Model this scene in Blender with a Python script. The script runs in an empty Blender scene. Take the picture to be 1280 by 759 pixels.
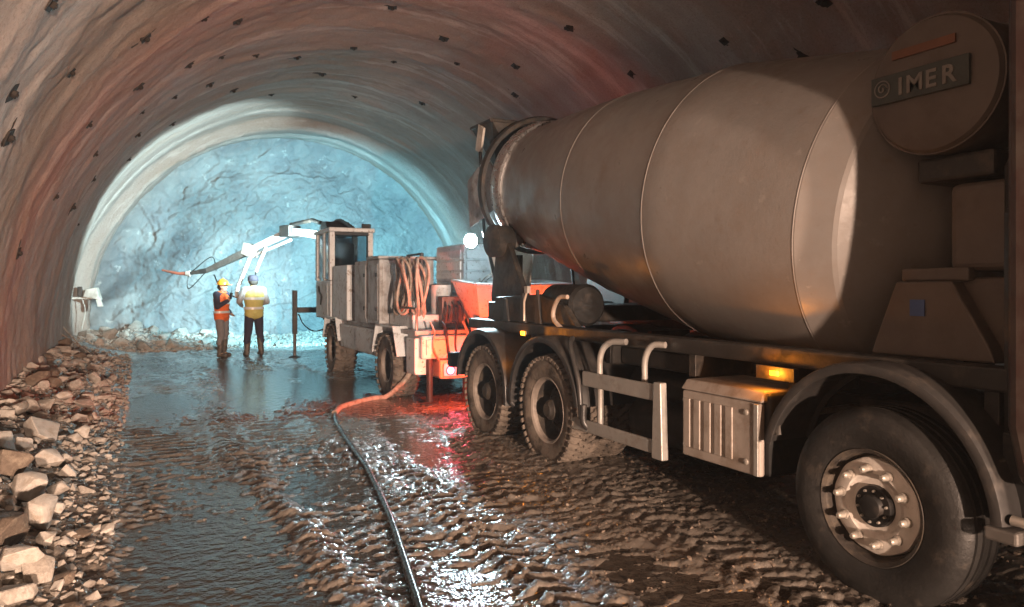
import bpy, bmesh, math, random
import numpy as np
from mathutils import Vector, Matrix, Euler
R_ = math.radians
random.seed(7); RNG = np.random.default_rng(11)
sc = bpy.context.scene
COL = sc.collection

# ------------------------------------------------------------------ camera, world, lights
# world axes: X across the tunnel, Y along it towards the face, Z up
CAM_H = 1.59
cam = bpy.data.cameras.new('camera'); cam.sensor_width = 36; cam.lens = 25.7
cam.shift_y = -0.016; cam.clip_end = 400; cam.clip_start = 0.05
co = bpy.data.objects.new('camera', cam); COL.objects.link(co)
co.location = (0, 0, CAM_H); co.rotation_euler = (R_(90), 0, R_(-27)); sc.camera = co

W = bpy.data.worlds.new('World'); sc.world = W; W.use_nodes = True
wn = W.node_tree.nodes; wl = W.node_tree.links
sky = wn.new('ShaderNodeTexSky'); sky.sky_type = 'NISHITA'; sky.sun_disc = False
sky.sun_elevation = R_(2); sky.sun_rotation = R_(200)
wl.new(sky.outputs[0], wn['Background'].inputs[0]); wn['Background'].inputs[1].default_value = 0.05

sc.view_settings.view_transform = 'Standard'; sc.view_settings.look = 'None'
sc.view_settings.gamma = 1.0; sc.view_settings.exposure = 0.0
sc.render.engine = 'CYCLES'
cy = sc.cycles
cy.use_denoising = True; cy.max_bounces = 5; cy.diffuse_bounces = 2; cy.glossy_bounces = 3; cy.use_adaptive_sampling = True; cy.adaptive_threshold = .025
cy.transmission_bounces = 4; cy.volume_bounces = 0; cy.sample_clamp_indirect = 6.0
cy.caustics_reflective = False; cy.caustics_refractive = False

def lamp(name, kind, loc, aim, energy, color, radius=.06, spot=None, blend=.5, parent=None):
    d = bpy.data.lights.new(name, kind); d.energy = energy; d.color = color; d.shadow_soft_size = radius
    if kind == 'SPOT': d.spot_size = R_(spot); d.spot_blend = blend
    o = bpy.data.objects.new(name, d); COL.objects.link(o); o.location = loc
    if aim is not None:
        o.rotation_euler = (Vector(aim) - Vector(loc)).to_track_quat('-Z', 'Y').to_euler()
    if parent is not None:
        o.parent = parent; o.location = Vector(loc) - parent.location
    return o
WARM = (1.0, .69, .51); CYAN = (.28, .80, 1.0)
# headlamps of the vehicle waiting behind the photographer
for hx, he in ((.70, 13500), (2.15, 5200)):
    lamp('headlamp_light', 'SPOT', (hx, -7.0, 1.35), (hx - 1.3, 8, 1.35), he, WARM, .13, 62, 1.0)

# ------------------------------------------------------------------ numeric noise
def _hash(ix, iy, s):
    h = (ix.astype(np.int64) * 374761393 + iy.astype(np.int64) * 668265263 + s * 974634777) & 0xffffffff
    h = ((h ^ (h >> 13)) * 1274126177) & 0xffffffff
    return ((h ^ (h >> 16)) & 0xffff) / 32767.5 - 1.0
def vnoise(x, y, s=0):
    x = np.asarray(x, float); y = np.asarray(y, float)
    ix = np.floor(x); iy = np.floor(y); fx = x - ix; fy = y - iy
    u = fx * fx * fx * (fx * (fx * 6 - 15) + 10); v = fy * fy * fy * (fy * (fy * 6 - 15) + 10)
    ix = ix.astype(np.int64); iy = iy.astype(np.int64)
    a = _hash(ix, iy, s); b = _hash(ix + 1, iy, s); c = _hash(ix, iy + 1, s); d = _hash(ix + 1, iy + 1, s)
    return (a * (1 - u) + b * u) * (1 - v) + (c * (1 - u) + d * u) * v
def fbm(x, y, s=0, o=4, g=.5):
    t = 0; a = 1.0
    for k in range(o):
        t = t + a * vnoise(x, y, s + 17 * k); x = x * 2.03 + 5.1; y = y * 1.97 + 3.7; a *= g
    return t
def sstep(a, b, x):
    t = np.clip((x - a) / (b - a), 0, 1); return t * t * (3 - 2 * t)

# ------------------------------------------------------------------ materials
def mat(name, col, rough=.5, metal=0., spec=.5, var=.25, vs=6., col2=None, dirt=None, ds=3., dt=(.45, .65), bump=0., bs=40.,
        emit=None, es=0., spots=None, coat=0.):
    m = bpy.data.materials.new(name); m.use_nodes = True
    n = m.node_tree.nodes; l = m.node_tree.links; p = n['Principled BSDF']
    p.inputs['Roughness'].default_value = rough; p.inputs['Metallic'].default_value = metal
    p.inputs['Specular IOR Level'].default_value = spec; p.inputs['Coat Weight'].default_value = coat
    tc = n.new('ShaderNodeTexCoord'); c = tc.outputs['Object']
    def noise(scale, det=5, r=.6):
        t = n.new('ShaderNodeTexNoise'); t.inputs['Scale'].default_value = scale
        t.inputs['Detail'].default_value = det; t.inputs['Roughness'].default_value = r
        l.new(c, t.inputs['Vector']); return t.outputs[0]
    def ramp(src, a, b):
        r = n.new('ShaderNodeMapRange'); r.inputs[1].default_value = a; r.inputs[2].default_value = b
        l.new(src, r.inputs[0]); return r.outputs[0]
    def mix(f, A, B):
        x = n.new('ShaderNodeMix'); x.data_type = 'RGBA'; l.new(f, x.inputs[0])
        for s, v in ((6, A), (7, B)):
            if isinstance(v, tuple): x.inputs[s].default_value = (*v[:3], 1)
            else: l.new(v, x.inputs[s])
        return x.outputs[2]
    c2 = col2 or tuple(v * (1 - var) for v in col)
    base = mix(ramp(noise(vs), .35, .65), col, c2)
    rg = ramp(noise(vs * 2.3), .3, .7)
    mr = n.new('ShaderNodeMapRange'); mr.inputs[3].default_value = max(0, rough - .12); mr.inputs[4].default_value = min(1, rough + .12)
    l.new(rg, mr.inputs[0]); rout = mr.outputs[0]
    if dirt is not None:
        df = ramp(noise(ds, 8, .7), dt[0], dt[1]); base = mix(df, base, dirt)
        mm = n.new('ShaderNodeMath'); mm.operation = 'MULTIPLY_ADD'; mm.inputs[1].default_value = .25; l.new(df, mm.inputs[0]); l.new(rout, mm.inputs[2]); rout = mm.outputs[0]
    for sc_, lo, hi, amt, colr in (spots or ()):        # splashes and chips with a shape of their own
        f_ = ramp(noise(sc_, 6, .65), lo, hi); mm = n.new('ShaderNodeMath'); mm.operation = 'MULTIPLY'; mm.inputs[1].default_value = amt; l.new(f_, mm.inputs[0]); base = mix(mm.outputs[0], base, colr)
    l.new(base, p.inputs['Base Color']); l.new(rout, p.inputs['Roughness'])
    if bump:
        b = n.new('ShaderNodeBump'); b.inputs['Strength'].default_value = bump; b.inputs['Distance'].default_value = .02
        l.new(noise(bs, 6, .65), b.inputs['Height']); l.new(b.outputs[0], p.inputs['Normal'])
    if emit:
        p.inputs['Emission Color'].default_value = (*emit, 1); p.inputs['Emission Strength'].default_value = es
    return m
MUDC = (.15, .11, .08)
M = {}
M['drum'] = mat('drum_paint', (.265, .245, .23), .38, .0, .5, .16, 2.2, dirt=(.225, .19, .165), ds=2.4, dt=(.45, .75), bump=.10, bs=22, spots=((7, .64, .70, .4, (.36, .33, .30)), (21, .66, .72, .45, (.38, .35, .32)), (4.3, .60, .70, .5, (.20, .155, .125)), (34, .66, .70, .7, (.16, .12, .10))))
M['drum_metal'] = mat('worn_steel', (.62, .62, .62), .3, .9, .5, .2, 9)
M['seam'] = mat('weld_seam', (.33, .30, .28), .45, .0)
M['white'] = mat('dusty_white_paint', (.58, .55, .50), .5, 0, .4, .12, 4, dirt=(.30, .25, .20), ds=4, dt=(.48, .72))
M['tank'] = mat('dusty_tank_paint', (.125, .100, .084), .5, 0, .4, .15, 4, dirt=(.085, .066, .053), ds=3, dt=(.45, .7))
M['dust_lip'] = mat('dusty_rim_flange', (.34, .29, .25), .6, .1, .4, .25, 12)
M['cabpaint'] = mat('dark_cab_paint', (.045, .022, .018), .4, 0, .5, .2, 5, dirt=(.07, .055, .045), ds=4)
M['cream'] = mat('machine_cream_paint', (.70, .75, .78), .5, 0, .4, .12, 4, dirt=(.38, .38, .38), ds=6, dt=(.55, .74), bump=.1, bs=30, spots=((9, .60, .64, .8, (.30, .27, .24)), (24, .62, .66, .8, (.20, .17, .15))))
M['grey'] = mat('machine_grey_paint', (.42, .43, .44), .5, 0, .4, .15, 5, dirt=(.20, .17, .14), ds=5, dt=(.48, .7))
M['dark'] = mat('chassis_black', (.030, .028, .026), .5, 0, .4, .3, 6, dirt=(.11, .085, .065), ds=4, dt=(.5, .75), bump=.15, bs=40)
M['black'] = mat('black_plastic', (.018, .018, .018), .45, 0, .4, .3, 8, dirt=(.07, .055, .045), ds=6, dt=(.55, .8))
M['fender'] = mat('grey_plastic_fender', (.038, .036, .035), .40, 0, .5, .2, 8, dirt=(.085, .07, .058), ds=9, dt=(.52, .8))
M['rail'] = mat('side_guard_aluminium', (.40, .385, .36), .45, .35, .5, .12, 8, dirt=(.22, .18, .14), ds=7, dt=(.52, .75))
M['boxcover'] = mat('battery_box_cover', (.37, .32, .28), .5, .1, .4, .12, 6, dirt=(.20, .15, .11), ds=6, dt=(.5, .75), bump=.08)
M['rubber'] = mat('tyre_rubber', (.024, .023, .022), .5, 0, .4, .3, 10, dirt=(.07, .056, .044), ds=7, dt=(.55, .78), bump=.2, bs=50)
M['rubber_mud'] = mat('muddy_tyre_rubber', (.20, .165, .135), .75, 0, .3, .3, 8, dirt=(.06, .05, .042), ds=7, dt=(.5, .66), bump=.5, bs=30)
M['rim'] = mat('steel_rim', (.78, .72, .65), .42, .1, .5, .12, 14, dirt=(.35, .28, .22), ds=22, dt=(.60, .78), bump=.1)
M['rim_dark'] = mat('dirty_dark_rim', (.05, .043, .038), .6, .1, .4, .3, 12, dirt=(.10, .08, .06), ds=9)
M['nut'] = mat('steel_nut', (.62, .57, .50), .35, .6)
M['plate'] = mat('dark_sign_plate', (.055, .062, .055), .45, 0, .4, .3, 10)
M['letter'] = mat('faded_lettering', (.22, .20, .18), .5, 0, .4, .3, 20)
M['orange_strip'] = mat('orange_stripe', (.17, .06, .022), .5)
M['blue'] = mat('blue_sticker', (.05, .10, .26), .5)
M['amber'] = mat('amber_lens', (.9, .35, .02), .3, emit=(1, .30, .02), es=6)
M['amber_glow'] = mat('amber_bulb', (.9, .5, .1), .3, emit=(1, .62, .16), es=60)
M['red'] = mat('red_lens', (.6, .02, .02), .3, emit=(1, .06, .08), es=14)
M['red_hot'] = mat('red_bulb', (.9, .2, .3), .3, emit=(1, .22, .34), es=4.5)
M['lamp'] = mat('lit_flood_lens', (1, 1, 1), .3, emit=(.72, .95, 1), es=90)
M['glass'] = None
M['hose'] = mat('pale_hose', (.50, .40, .33), .5, 0, .4, .2, 12, dirt=(.2, .15, .11), ds=8)
M['cable'] = mat('black_wet_hose', (.022, .023, .025), .25, 0, .6, .3, 10)
M['steel'] = mat('dirty_steel', (.20, .185, .17), .5, .5, .5, .3, 8, dirt=(.12, .09, .07), ds=6)
M['rebar'] = mat('rusty_bolt', (.035, .028, .024), .7, .1, .3, .4, 20)
M['red_paint'] = mat('red_oxide_paint', (.42, .13, .08), .5, 0, .4, .2, 6, dirt=(.2, .13, .1), ds=5)
def glassmat():
    m = bpy.data.materials.new('cab_glass'); m.use_nodes = True
    n = m.node_tree.nodes; l = m.node_tree.links; p = n['Principled BSDF']
    p.inputs['Base Color'].default_value = (.8, .9, .92, 1); p.inputs['Roughness'].default_value = .06
    t = n.new('ShaderNodeBsdfTransparent'); t.inputs[0].default_value = (.50, .56, .58, 1)
    g = n.new('ShaderNodeBsdfGlossy'); g.inputs['Roughness'].default_value = .05
    f = n.new('ShaderNodeFresnel'); x = n.new('ShaderNodeMixShader')
    l.new(f.outputs[0], x.inputs[0]); l.new(t.outputs[0], x.inputs[1]); l.new(g.outputs[0], x.inputs[2])
    l.new(x.outputs[0], n['Material Output'].inputs[0]); return m
M['glass'] = glassmat()

# ------------------------------------------------------------------ mesh helpers
class MB:
    def __init__(s): s.v = []; s.f = []
    def add(s, v, f):
        o = len(s.v); s.v += [tuple(p) for p in v]; s.f += [tuple(i + o for i in q) for q in f]; return s
    def box(s, c, d, rot=None):
        c = Vector(c); x, y, z = d[0] / 2, d[1] / 2, d[2] / 2
        P = [Vector(q) for q in ((-x, -y, -z), (x, -y, -z), (x, y, -z), (-x, y, -z), (-x, -y, z), (x, -y, z), (x, y, z), (-x, y, z))]
        if rot: e = Euler(rot).to_matrix(); P = [e @ p for p in P]
        return s.add([p + c for p in P], [(0, 3, 2, 1), (4, 5, 6, 7), (0, 1, 5, 4), (1, 2, 6, 5), (2, 3, 7, 6), (3, 0, 4, 7)])
    def bx(s, x0, x1, y0, y1, z0, z1): return s.box(((x0 + x1) / 2, (y0 + y1) / 2, (z0 + z1) / 2), (abs(x1 - x0), abs(y1 - y0), abs(z1 - z0)))
    def hexa(s, b, t):   # bottom quad, top quad (same winding)
        return s.add(list(b) + list(t), [(0, 3, 2, 1), (4, 5, 6, 7), (0, 1, 5, 4), (1, 2, 6, 5), (2, 3, 7, 6), (3, 0, 4, 7)])
    def lathe(s, prof, o, axis, n=48, a0=0, a1=2 * math.pi):
        w = Vector(axis).normalized(); u = w.orthogonal().normalized(); v = w.cross(u); o = Vector(o)
        closed = abs(a1 - a0 - 2 * math.pi) < 1e-6; k = n if closed else n + 1
        V = []
        for t, r in prof:
            for i in range(k):
                a = a0 + (a1 - a0) * i / n
                V.append(o + w * t + (u * math.cos(a) + v * math.sin(a)) * max(r, 1e-4))
        F = []
        for j in range(len(prof) - 1):
            for i in range(n):
                i2 = (i + 1) % k
                F.append((j * k + i, j * k + i2, (j + 1) * k + i2, (j + 1) * k + i))
        return s.add(V, F)
    def cyl(s, p0, p1, r0, r1=None, n=16):
        p0 = Vector(p0); p1 = Vector(p1); r1 = r0 if r1 is None else r1; L = (p1 - p0).length
        return s.lathe([(0, 0), (0, r0), (L, r1), (L, 0)], p0, p1 - p0, n)
    def tube(s, pts, r, n=8, caps=True):
        P = [Vector(p) for p in pts]; V = []; F = []; up = None
        for i, p in enumerate(P):
            t = (P[min(i + 1, len(P) - 1)] - P[max(i - 1, 0)]).normalized()
            if up is None: up = t.orthogonal().normalized()
            up = (up - t * up.dot(t)).normalized(); b = t.cross(up)
            rr = r[i] if isinstance(r, (list, tuple)) else r
            for k in range(n):
                a = 2 * math.pi * k / n; V.append(p + (up * math.cos(a) + b * math.sin(a)) * rr)
        for i in range(len(P) - 1):
            for k in range(n): F.append((i * n + k, i * n + (k + 1) % n, (i + 1) * n + (k + 1) % n, (i + 1) * n + k))
        if caps: F += [tuple(range(n))[::-1], tuple((len(P) - 1) * n + k for k in range(n))]
        return s.add(V, F)
    def prism(s, poly, ax, t0, t1):     # polygon in the two other axes, extruded along ax (0 = x, 1 = y, 2 = z)
        def P(q, t):
            q = list(q); q.insert(ax, t); return q
        n = len(poly); V = [P(q, t0) for q in poly] + [P(q, t1) for q in poly]
        return s.add(V, [tuple(range(n))[::-1], tuple(range(n, 2 * n))] + [(i, (i + 1) % n, n + (i + 1) % n, n + i) for i in range(n)])
    def build(s, name, m, parent=None, bevel=0., smooth=None, seg=2, org=None):
        o_ = Vector((0, 0, 0))
        if org is not None: o_ = Vector(org)
        elif parent is not None: o_ = Vector(ORG.get(parent.name, (0, 0, 0)))
        me = bpy.data.meshes.new(name)
        me.from_pydata([tuple(Vector(p) - o_) for p in s.v], [], s.f)
        bm = bmesh.new(); bm.from_mesh(me); bmesh.ops.recalc_face_normals(bm, faces=bm.faces)
        bm.to_mesh(me); bm.free()
        if m is not None: me.materials.append(M[m] if isinstance(m, str) else m)
        if smooth:
            for p in me.polygons: p.use_smooth = True
            me.set_sharp_from_angle(angle=R_(smooth))
        ob = bpy.data.objects.new(name, me); COL.objects.link(ob)
        if parent is not None:
            ob.parent = parent; ORG[ob.name] = o_
        else:
            ob.location = o_; ORG[ob.name] = o_
        if bevel:
            b = ob.modifiers.new('bevel', 'BEVEL'); b.width = bevel; b.segments = seg; b.limit_method = 'ANGLE'; b.angle_limit = R_(35)
            b.harden_normals = False
        return ob
ORG = {}
def tag(o, label=None, cat=None, group=None, kind=None):
    for k, v in (('label', label), ('category', cat), ('group', group), ('kind', kind)):
        if v: o[k] = v
    return o
def thing(name, label, cat, loc=(0, 0, 0), group=None):
    o = bpy.data.objects.new(name, None); COL.objects.link(o); o.location = loc; o.empty_display_size = .2
    ORG[o.name] = Vector(loc); return tag(o, label, cat, group)
def spline(pts, n=12):
    P = [Vector(p) for p in pts]; P = [P[0] * 2 - P[1]] + P + [P[-1] * 2 - P[-2]]; out = []
    for i in range(1, len(P) - 2):
        for k in range(n):
            t = k / n; a, b, c, d = P[i - 1:i + 3]
            out.append(.5 * ((2 * b) + (c - a) * t + (2 * a - 5 * b + 4 * c - d) * t * t + (3 * b - a - 3 * c + d) * t ** 3))
    out.append(P[-2]); return out
def grid_mesh(name, V, nx, ny, m, uv=None):
    me = bpy.data.meshes.new(name); nv = nx * ny
    I = np.arange(nv).reshape(ny, nx); q = np.stack([I[:-1, :-1], I[:-1, 1:], I[1:, 1:], I[1:, :-1]], -1).reshape(-1, 4)
    me.vertices.add(nv); me.vertices.foreach_set('co', V.reshape(-1).astype(np.float32))
    me.loops.add(q.size); me.loops.foreach_set('vertex_index', q.reshape(-1).astype(np.int32))
    me.polygons.add(len(q)); me.polygons.foreach_set('loop_start', (np.arange(len(q)) * 4).astype(np.int32))
    me.polygons.foreach_set('use_smooth', np.ones(len(q), bool))
    if uv is not None:
        L = me.uv_layers.new(name='UVMap'); L.data.foreach_set('uv', uv.reshape(-1, 2)[q.reshape(-1)].reshape(-1).astype(np.float32))
    me.update(); me.validate(); me.materials.append(m)
    o = bpy.data.objects.new(name, me); COL.objects.link(o); return o

# ------------------------------------------------------------------ tunnel lining
TX, TZ, TR = 4.05, .70, 5.5
FACE_Y = 22.6
def lining_r(y, s):
    r = TR + .045 * fbm(s * .45, y * .6, 3, 2) + .006 * fbm(s * 1.6, y * 3.0, 5, 2) + .0125 * fbm(s * 4.5, y * 5.5, 9, 5, .62)
    r = r - .022 * np.maximum(0, np.cos(2 * math.pi * (y + .15 * vnoise(s * .3, y * .2, 8)) / 1.25)) ** 3 * sstep(-2, 0, y)
    r = r - .30 * sstep(20.35, 20.75, y + .05 * vnoise(s * 1.5, y * 0, 4)) + .10 * sstep(20.95, 21.05, y) - .09 * sstep(21.4, 21.6, y)
    r = r - .03 * sstep(19.45, 19.5, y) * (1 - sstep(19.75, 19.8, y))
    return r
def lining_mat():
    m = bpy.data.materials.new('sprayed_concrete'); m.use_nodes = True
    n = m.node_tree.nodes; l = m.node_tree.links; p = n['Principled BSDF']
    uv = n.new('ShaderNodeUVMap').outputs[0]
    def noise(sx, sy, det=5, r=.6, off=0):
        mp = n.new('ShaderNodeMapping'); mp.inputs['Scale'].default_value = (sx, sy, 1); mp.inputs['Location'].default_value = (off, off * .7, 0)
        l.new(uv, mp.inputs['Vector']); t = n.new('ShaderNodeTexNoise'); t.inputs['Scale'].default_value = 1
        t.inputs['Detail'].default_value = det; t.inputs['Roughness'].default_value = r; l.new(mp.outputs[0], t.inputs['Vector']); return t.outputs[0]
    def rng(s, a, b, c=0, d=1):
        r = n.new('ShaderNodeMapRange'); r.inputs[1].default_value = a; r.inputs[2].default_value = b; r.inputs[3].default_value = c; r.inputs[4].default_value = d
        l.new(s, r.inputs[0]); return r.outputs[0]
    def mix(f, A, B):
        x = n.new('ShaderNodeMix'); x.data_type = 'RGBA'; l.new(f, x.inputs[0])
        for s, v in ((6, A), (7, B)):
            if isinstance(v, tuple): x.inputs[s].default_value = (*v, 1)
            else: l.new(v, x.inputs[s])
        return x.outputs[2]
    base = mix(rng(noise(.12, 1.1, 6, .6), .38, .62), (.32, .25, .212), (.41, .355, .32))
    base = mix(rng(noise(.22, 1.3, 6, .62, 4), .50, .68, 0, .65), base, (.34, .245, .185))     # rusty runs
    base = mix(rng(noise(.22, 1.9, 7, .68, 9), .54, .66, 0, .8), base, (.60, .55, .51))        # pale sprayed streaks
    base = mix(rng(noise(.7, 1.2, 8, .7, 13), .58, .74, 0, .6), base, (.20, .155, .13))       # damp patches
    base = mix(rng(noise(30, 34, 4, .7, 31), .52, .70, 0, .55), base, (.13, .10, .085)); base = mix(rng(noise(22, 26, 4, .7, 41), .56, .72, 0, .5), base, (.50, .46, .42))   # aggregate grain
    l.new(base, p.inputs['Base Color'])
    l.new(rng(noise(.8, 1.5, 5, .6, 21), .35, .65, .55, .9), p.inputs['Roughness'])
    p.inputs['Specular IOR Level'].default_value = .35
    b = n.new('ShaderNodeBump'); b.inputs['Strength'].default_value = .9; b.inputs['Distance'].default_value = .04
    l.new(noise(11, 12, 9, .75, 2), b.inputs['Height']); l.new(b.outputs[0], p.inputs['Normal']); return m
ys = np.concatenate([np.arange(-30, 0, .6), np.arange(0, 4, .12), np.arange(4, 19, .055), np.arange(19, FACE_Y + .3, .03)])
ang = np.linspace(R_(190), R_(-10), 400); S = (R_(190) - ang) * TR
YY, AA = np.meshgrid(ys, ang, indexing='ij'); SS = (R_(190) - AA) * TR
RR = lining_r(YY, SS)
V = np.stack([TX + RR * np.cos(AA), YY, TZ + RR * np.sin(AA)], -1)
lining = grid_mesh('tunnel_lining', V, len(ang), len(ys), lining_mat(), np.stack([SS, YY], -1))
tag(lining, kind='structure')

# ------------------------------------------------------------------ tunnel face
def face_mat():
    m = mat('rock_face', (.27, .27, .26), .65, 0, .4, .2, 1.1, col2=(.17, .175, .18), dirt=(.48, .47, .44), ds=3.2, dt=(.60, .70), bump=1.0, bs=14)
    return m
def facets(x, z, f, s):
    x = np.asarray(x) * f; z = np.asarray(z) * f; ix = np.floor(x).astype(np.int64); iz = np.floor(z).astype(np.int64)
    best = np.full(x.shape, 9.); out = np.zeros(x.shape)
    for i in (-1, 0, 1):
        for j in (-1, 0, 1):
            a, b = ix + i, iz + j; dx = x - (a + .5 + .45 * _hash(a, b, s)); dz = z - (b + .5 + .45 * _hash(a, b, s + 1))
            d = dx * dx + dz * dz; v = .5 * _hash(a, b, s + 2) + dx * _hash(a, b, s + 3) * .9 + dz * _hash(a, b, s + 4) * .9
            m = d < best; best = np.where(m, d, best); out = np.where(m, v, out)
    return out
def face_y(x, z):
    u = x * .94 + z * .34; v = -x * .34 + z * .94; u = u + .10 * fbm(x * 1.5, z * 1.5, 35, 3); v = v + .10 * fbm(x * 1.5, z * 1.5, 36, 3)
    d = fbm(x * .4, z * .4, 31, 2) * .12 + .075 * facets(u * .75, v * 1.25, .8, 200) + .050 * facets(u, v * 1.4, 2.1, 300) + .035 * facets(u, v * 1.2, 5.2, 400) + .02 * fbm(x * 7, z * 7, 38, 3)
    return FACE_Y - .25 + d - .35 * sstep(2.2, 0, z)
nr, na = 230, 760
rr = np.linspace(0, 5.75, nr); aa = np.linspace(R_(270), R_(-90), na)
A2, R2 = np.meshgrid(aa, rr)
X2 = TX + R2 * np.cos(A2); Z2 = np.maximum(TZ + R2 * np.sin(A2), -.35)
V = np.stack([X2, face_y(X2, Z2) - .45 * sstep(4.6, 5.6, R2), Z2], -1)
face = grid_mesh('tunnel_face', V, na, nr, face_mat()); tag(face, kind='structure')

# ------------------------------------------------------------------ floor: churned wet mud with standing water
def ground_h(x, y):
    x = np.asarray(x, float); y = np.asarray(y, float)
    far = sstep(6.5, 11.5, y)
    wx = x + .10 * vnoise(x * 2.2, y * 2.2, 91); wy = y + .10 * vnoise(x * 2.0, y * 2.4, 92)
    base = .024 * fbm(x * .55, y * .45, 51, 3) + .021
    r1 = 1 - np.abs(fbm(wx * 2.6, wy * 7.0 + wx * .9, 57, 2, .5))
    r2 = 1 - np.abs(fbm(wx * 8.0, wy * 15.0, 58, 3, .55))
    ridge = .022 * (r1 - .70) + .018 * (r2 - .68)
    fine = .014 * fbm(x * 17, y * 23, 61, 4, .66)
    # chevron tread prints left by the loaders
    for cx, w, ph in ((.95, .20, 0), (2.05, .20, .4), (-.15, .18, .2), (2.95, .2, .1)):
        cc = cx + .18 * np.sin(y * .33 + cx * 2); t = np.exp(-((x - cc) / w) ** 4) * np.clip(.35 + .9 * vnoise(x * .8, y * .7, 95 + int(cx * 10)), 0, 1)
        pr = np.sin((y + .7 * np.abs(x - cc) + ph) * 2 * math.pi / .145 + .8 * vnoise(x * 3, y * 3, 96))
        fine = fine + t * (.020 * np.clip(pr * 2.2, -1, 1) - .006)
    amp = (1 - .50 * far) * (.85 + .5 * vnoise(x * .7, y * .6, 63))
    h = base + (ridge + fine) * np.clip(amp, .3, 1.35)
    for cx, w, d in ((1.45, .30, .024), (.30, .40, .019), (2.60, .25, .016)):
        cc = cx + .12 * np.sin(y * .45 + cx)
        t = np.exp(-((x - cc) / w) ** 2); h = h - d * t + .022 * np.exp(-((np.abs(x - cc) - w * 1.35) / .09) ** 2) * (1 - .6 * far) * (.7 + .5 * vnoise(x * 2, y * 1.3, 97))
        h = h + .020 * t * np.sin(wy * 2 * math.pi / .16 + 2.5 * np.abs(x - cc) / w) * (1 - .5 * far) * (.6 + .6 * vnoise(x * 3, y * 1.2, 93))
    h = h - .020 * far * (1 - sstep(3.4, 4.2, x)) * sstep(-.6, .1, x) * (.5 + 1.0 * vnoise(x * .6, y * .45, 71))
    h = h + .045 * sstep(2.9, 3.6, x) * (1 - far)
    bank = sstep(.15, -1.5, x + .25 * vnoise(x * .3, y * .8, 75))
    h = h + .34 * bank ** 1.4 + .05 * bank * fbm(x * 3, y * 3, 77, 3)
    h = h + sstep(19.3, 22.0, y + .5 * vnoise(x * .8, y * .2, 79)) * (.30 + .12 * fbm(x * 1.2, y * 1.2, 81, 3)) * (1.0 - .5 * sstep(0, 4, x))
    h = h + .06 * sstep(17.8, 19, y) + .25 * sstep(8, 9.4, x)
    return h
def mud_mat():
    m = bpy.data.materials.new('wet_mud'); m.use_nodes = True
    n = m.node_tree.nodes; l = m.node_tree.links; p = n['Principled BSDF']
    tc = n.new('ShaderNodeTexCoord')
    def noise(scale, det=6, r=.62):
        t = n.new('ShaderNodeTexNoise'); t.inputs['Scale'].default_value = scale; t.inputs['Detail'].default_value = det; t.inputs['Roughness'].default_value = r
        l.new(tc.outputs['Object'], t.inputs['Vector']); return t.outputs[0]
    def rng(s, a, b, c=0, d=1):
        r = n.new('ShaderNodeMapRange'); r.inputs[1].default_value = a; r.inputs[2].default_value = b; r.inputs[3].default_value = c; r.inputs[4].default_value = d
        l.new(s, r.inputs[0]); return r.outputs[0]
    def mix(f, A, B):
        x = n.new('ShaderNodeMix'); x.data_type = 'RGBA'; l.new(f, x.inputs[0])
        for s, v in ((6, A), (7, B)):
            if isinstance(v, tuple): x.inputs[s].default_value = (*v, 1)
            else: l.new(v, x.inputs[s])
        return x.outputs[2]
    base = mix(rng(noise(2.2), .38, .62), (.115, .098, .083), (.185, .163, .140))
    base = mix(rng(noise(26, 4), .56, .68, 0, .8), base, (.26, .21, .165))
    sp = n.new('ShaderNodeSeparateXYZ'); l.new(tc.outputs['Object'], sp.inputs[0])
    dn = n.new('ShaderNodeMath'); dn.operation = 'MULTIPLY_ADD'; dn.inputs[1].default_value = 2.5; l.new(noise(1.6), dn.inputs[0]); l.new(sp.outputs[1], dn.inputs[2])
    dusty = rng(dn.outputs[0], 19.2, 20.6); base = mix(dusty, base, (.36, .34, .31))      # crushed rock dust below the face
    l.new(base, p.inputs['Base Color'])
    l.new(rng(noise(3.2), .36, .64, .08, .42), p.inputs['Roughness'])
    p.inputs['Specular IOR Level'].default_value = .6; l.new(rng(noise(1.7), .40, .60, 1.0, .75), p.inputs['Coat Weight']); p.inputs['Coat Roughness'].default_value = .14
    b = n.new('ShaderNodeBump'); b.inputs['Strength'].default_value = .75; b.inputs['Distance'].default_value = .012
    l.new(noise(75, 7, .75), b.inputs['Height']); l.new(b.outputs[0], p.inputs['Normal']); return m
M['mud'] = mud_mat()
ya = np.concatenate([np.arange(-30, 1.5, .6), np.arange(1.5, 5.2, .013), np.arange(5.2, 9.5, .022), np.arange(9.5, 23.2, .042)])
xa = np.concatenate([np.arange(-1.75, 4.2, .017), np.arange(4.2, 9.95, .06)])
YY, XX = np.meshgrid(ya, xa, indexing='ij')
ground = grid_mesh('ground', np.stack([XX, YY, ground_h(XX, YY)], -1), len(xa), len(ya), M['mud']); tag(ground, kind='structure')
def gh(x, y): return float(ground_h(np.array([x]), np.array([y]))[0])
def water_mat():
    m = bpy.data.materials.new('muddy_water'); m.use_nodes = True
    n = m.node_tree.nodes; l = m.node_tree.links; p = n['Principled BSDF']
    p.inputs['Base Color'].default_value = (.055, .044, .035, 1); p.inputs['Roughness'].default_value = .035
    p.inputs['IOR'].default_value = 1.33; p.inputs['Specular IOR Level'].default_value = .7
    t = n.new('ShaderNodeTexNoise'); t.inputs['Scale'].default_value = 11; t.inputs['Detail'].default_value = 5
    tc = n.new('ShaderNodeTexCoord'); l.new(tc.outputs['Object'], t.inputs['Vector'])
    b = n.new('ShaderNodeBump'); b.inputs['Strength'].default_value = .6; b.inputs['Distance'].default_value = .03
    l.new(t.outputs[0], b.inputs['Height']); l.new(b.outputs[0], p.inputs['Normal']); return m
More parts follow.
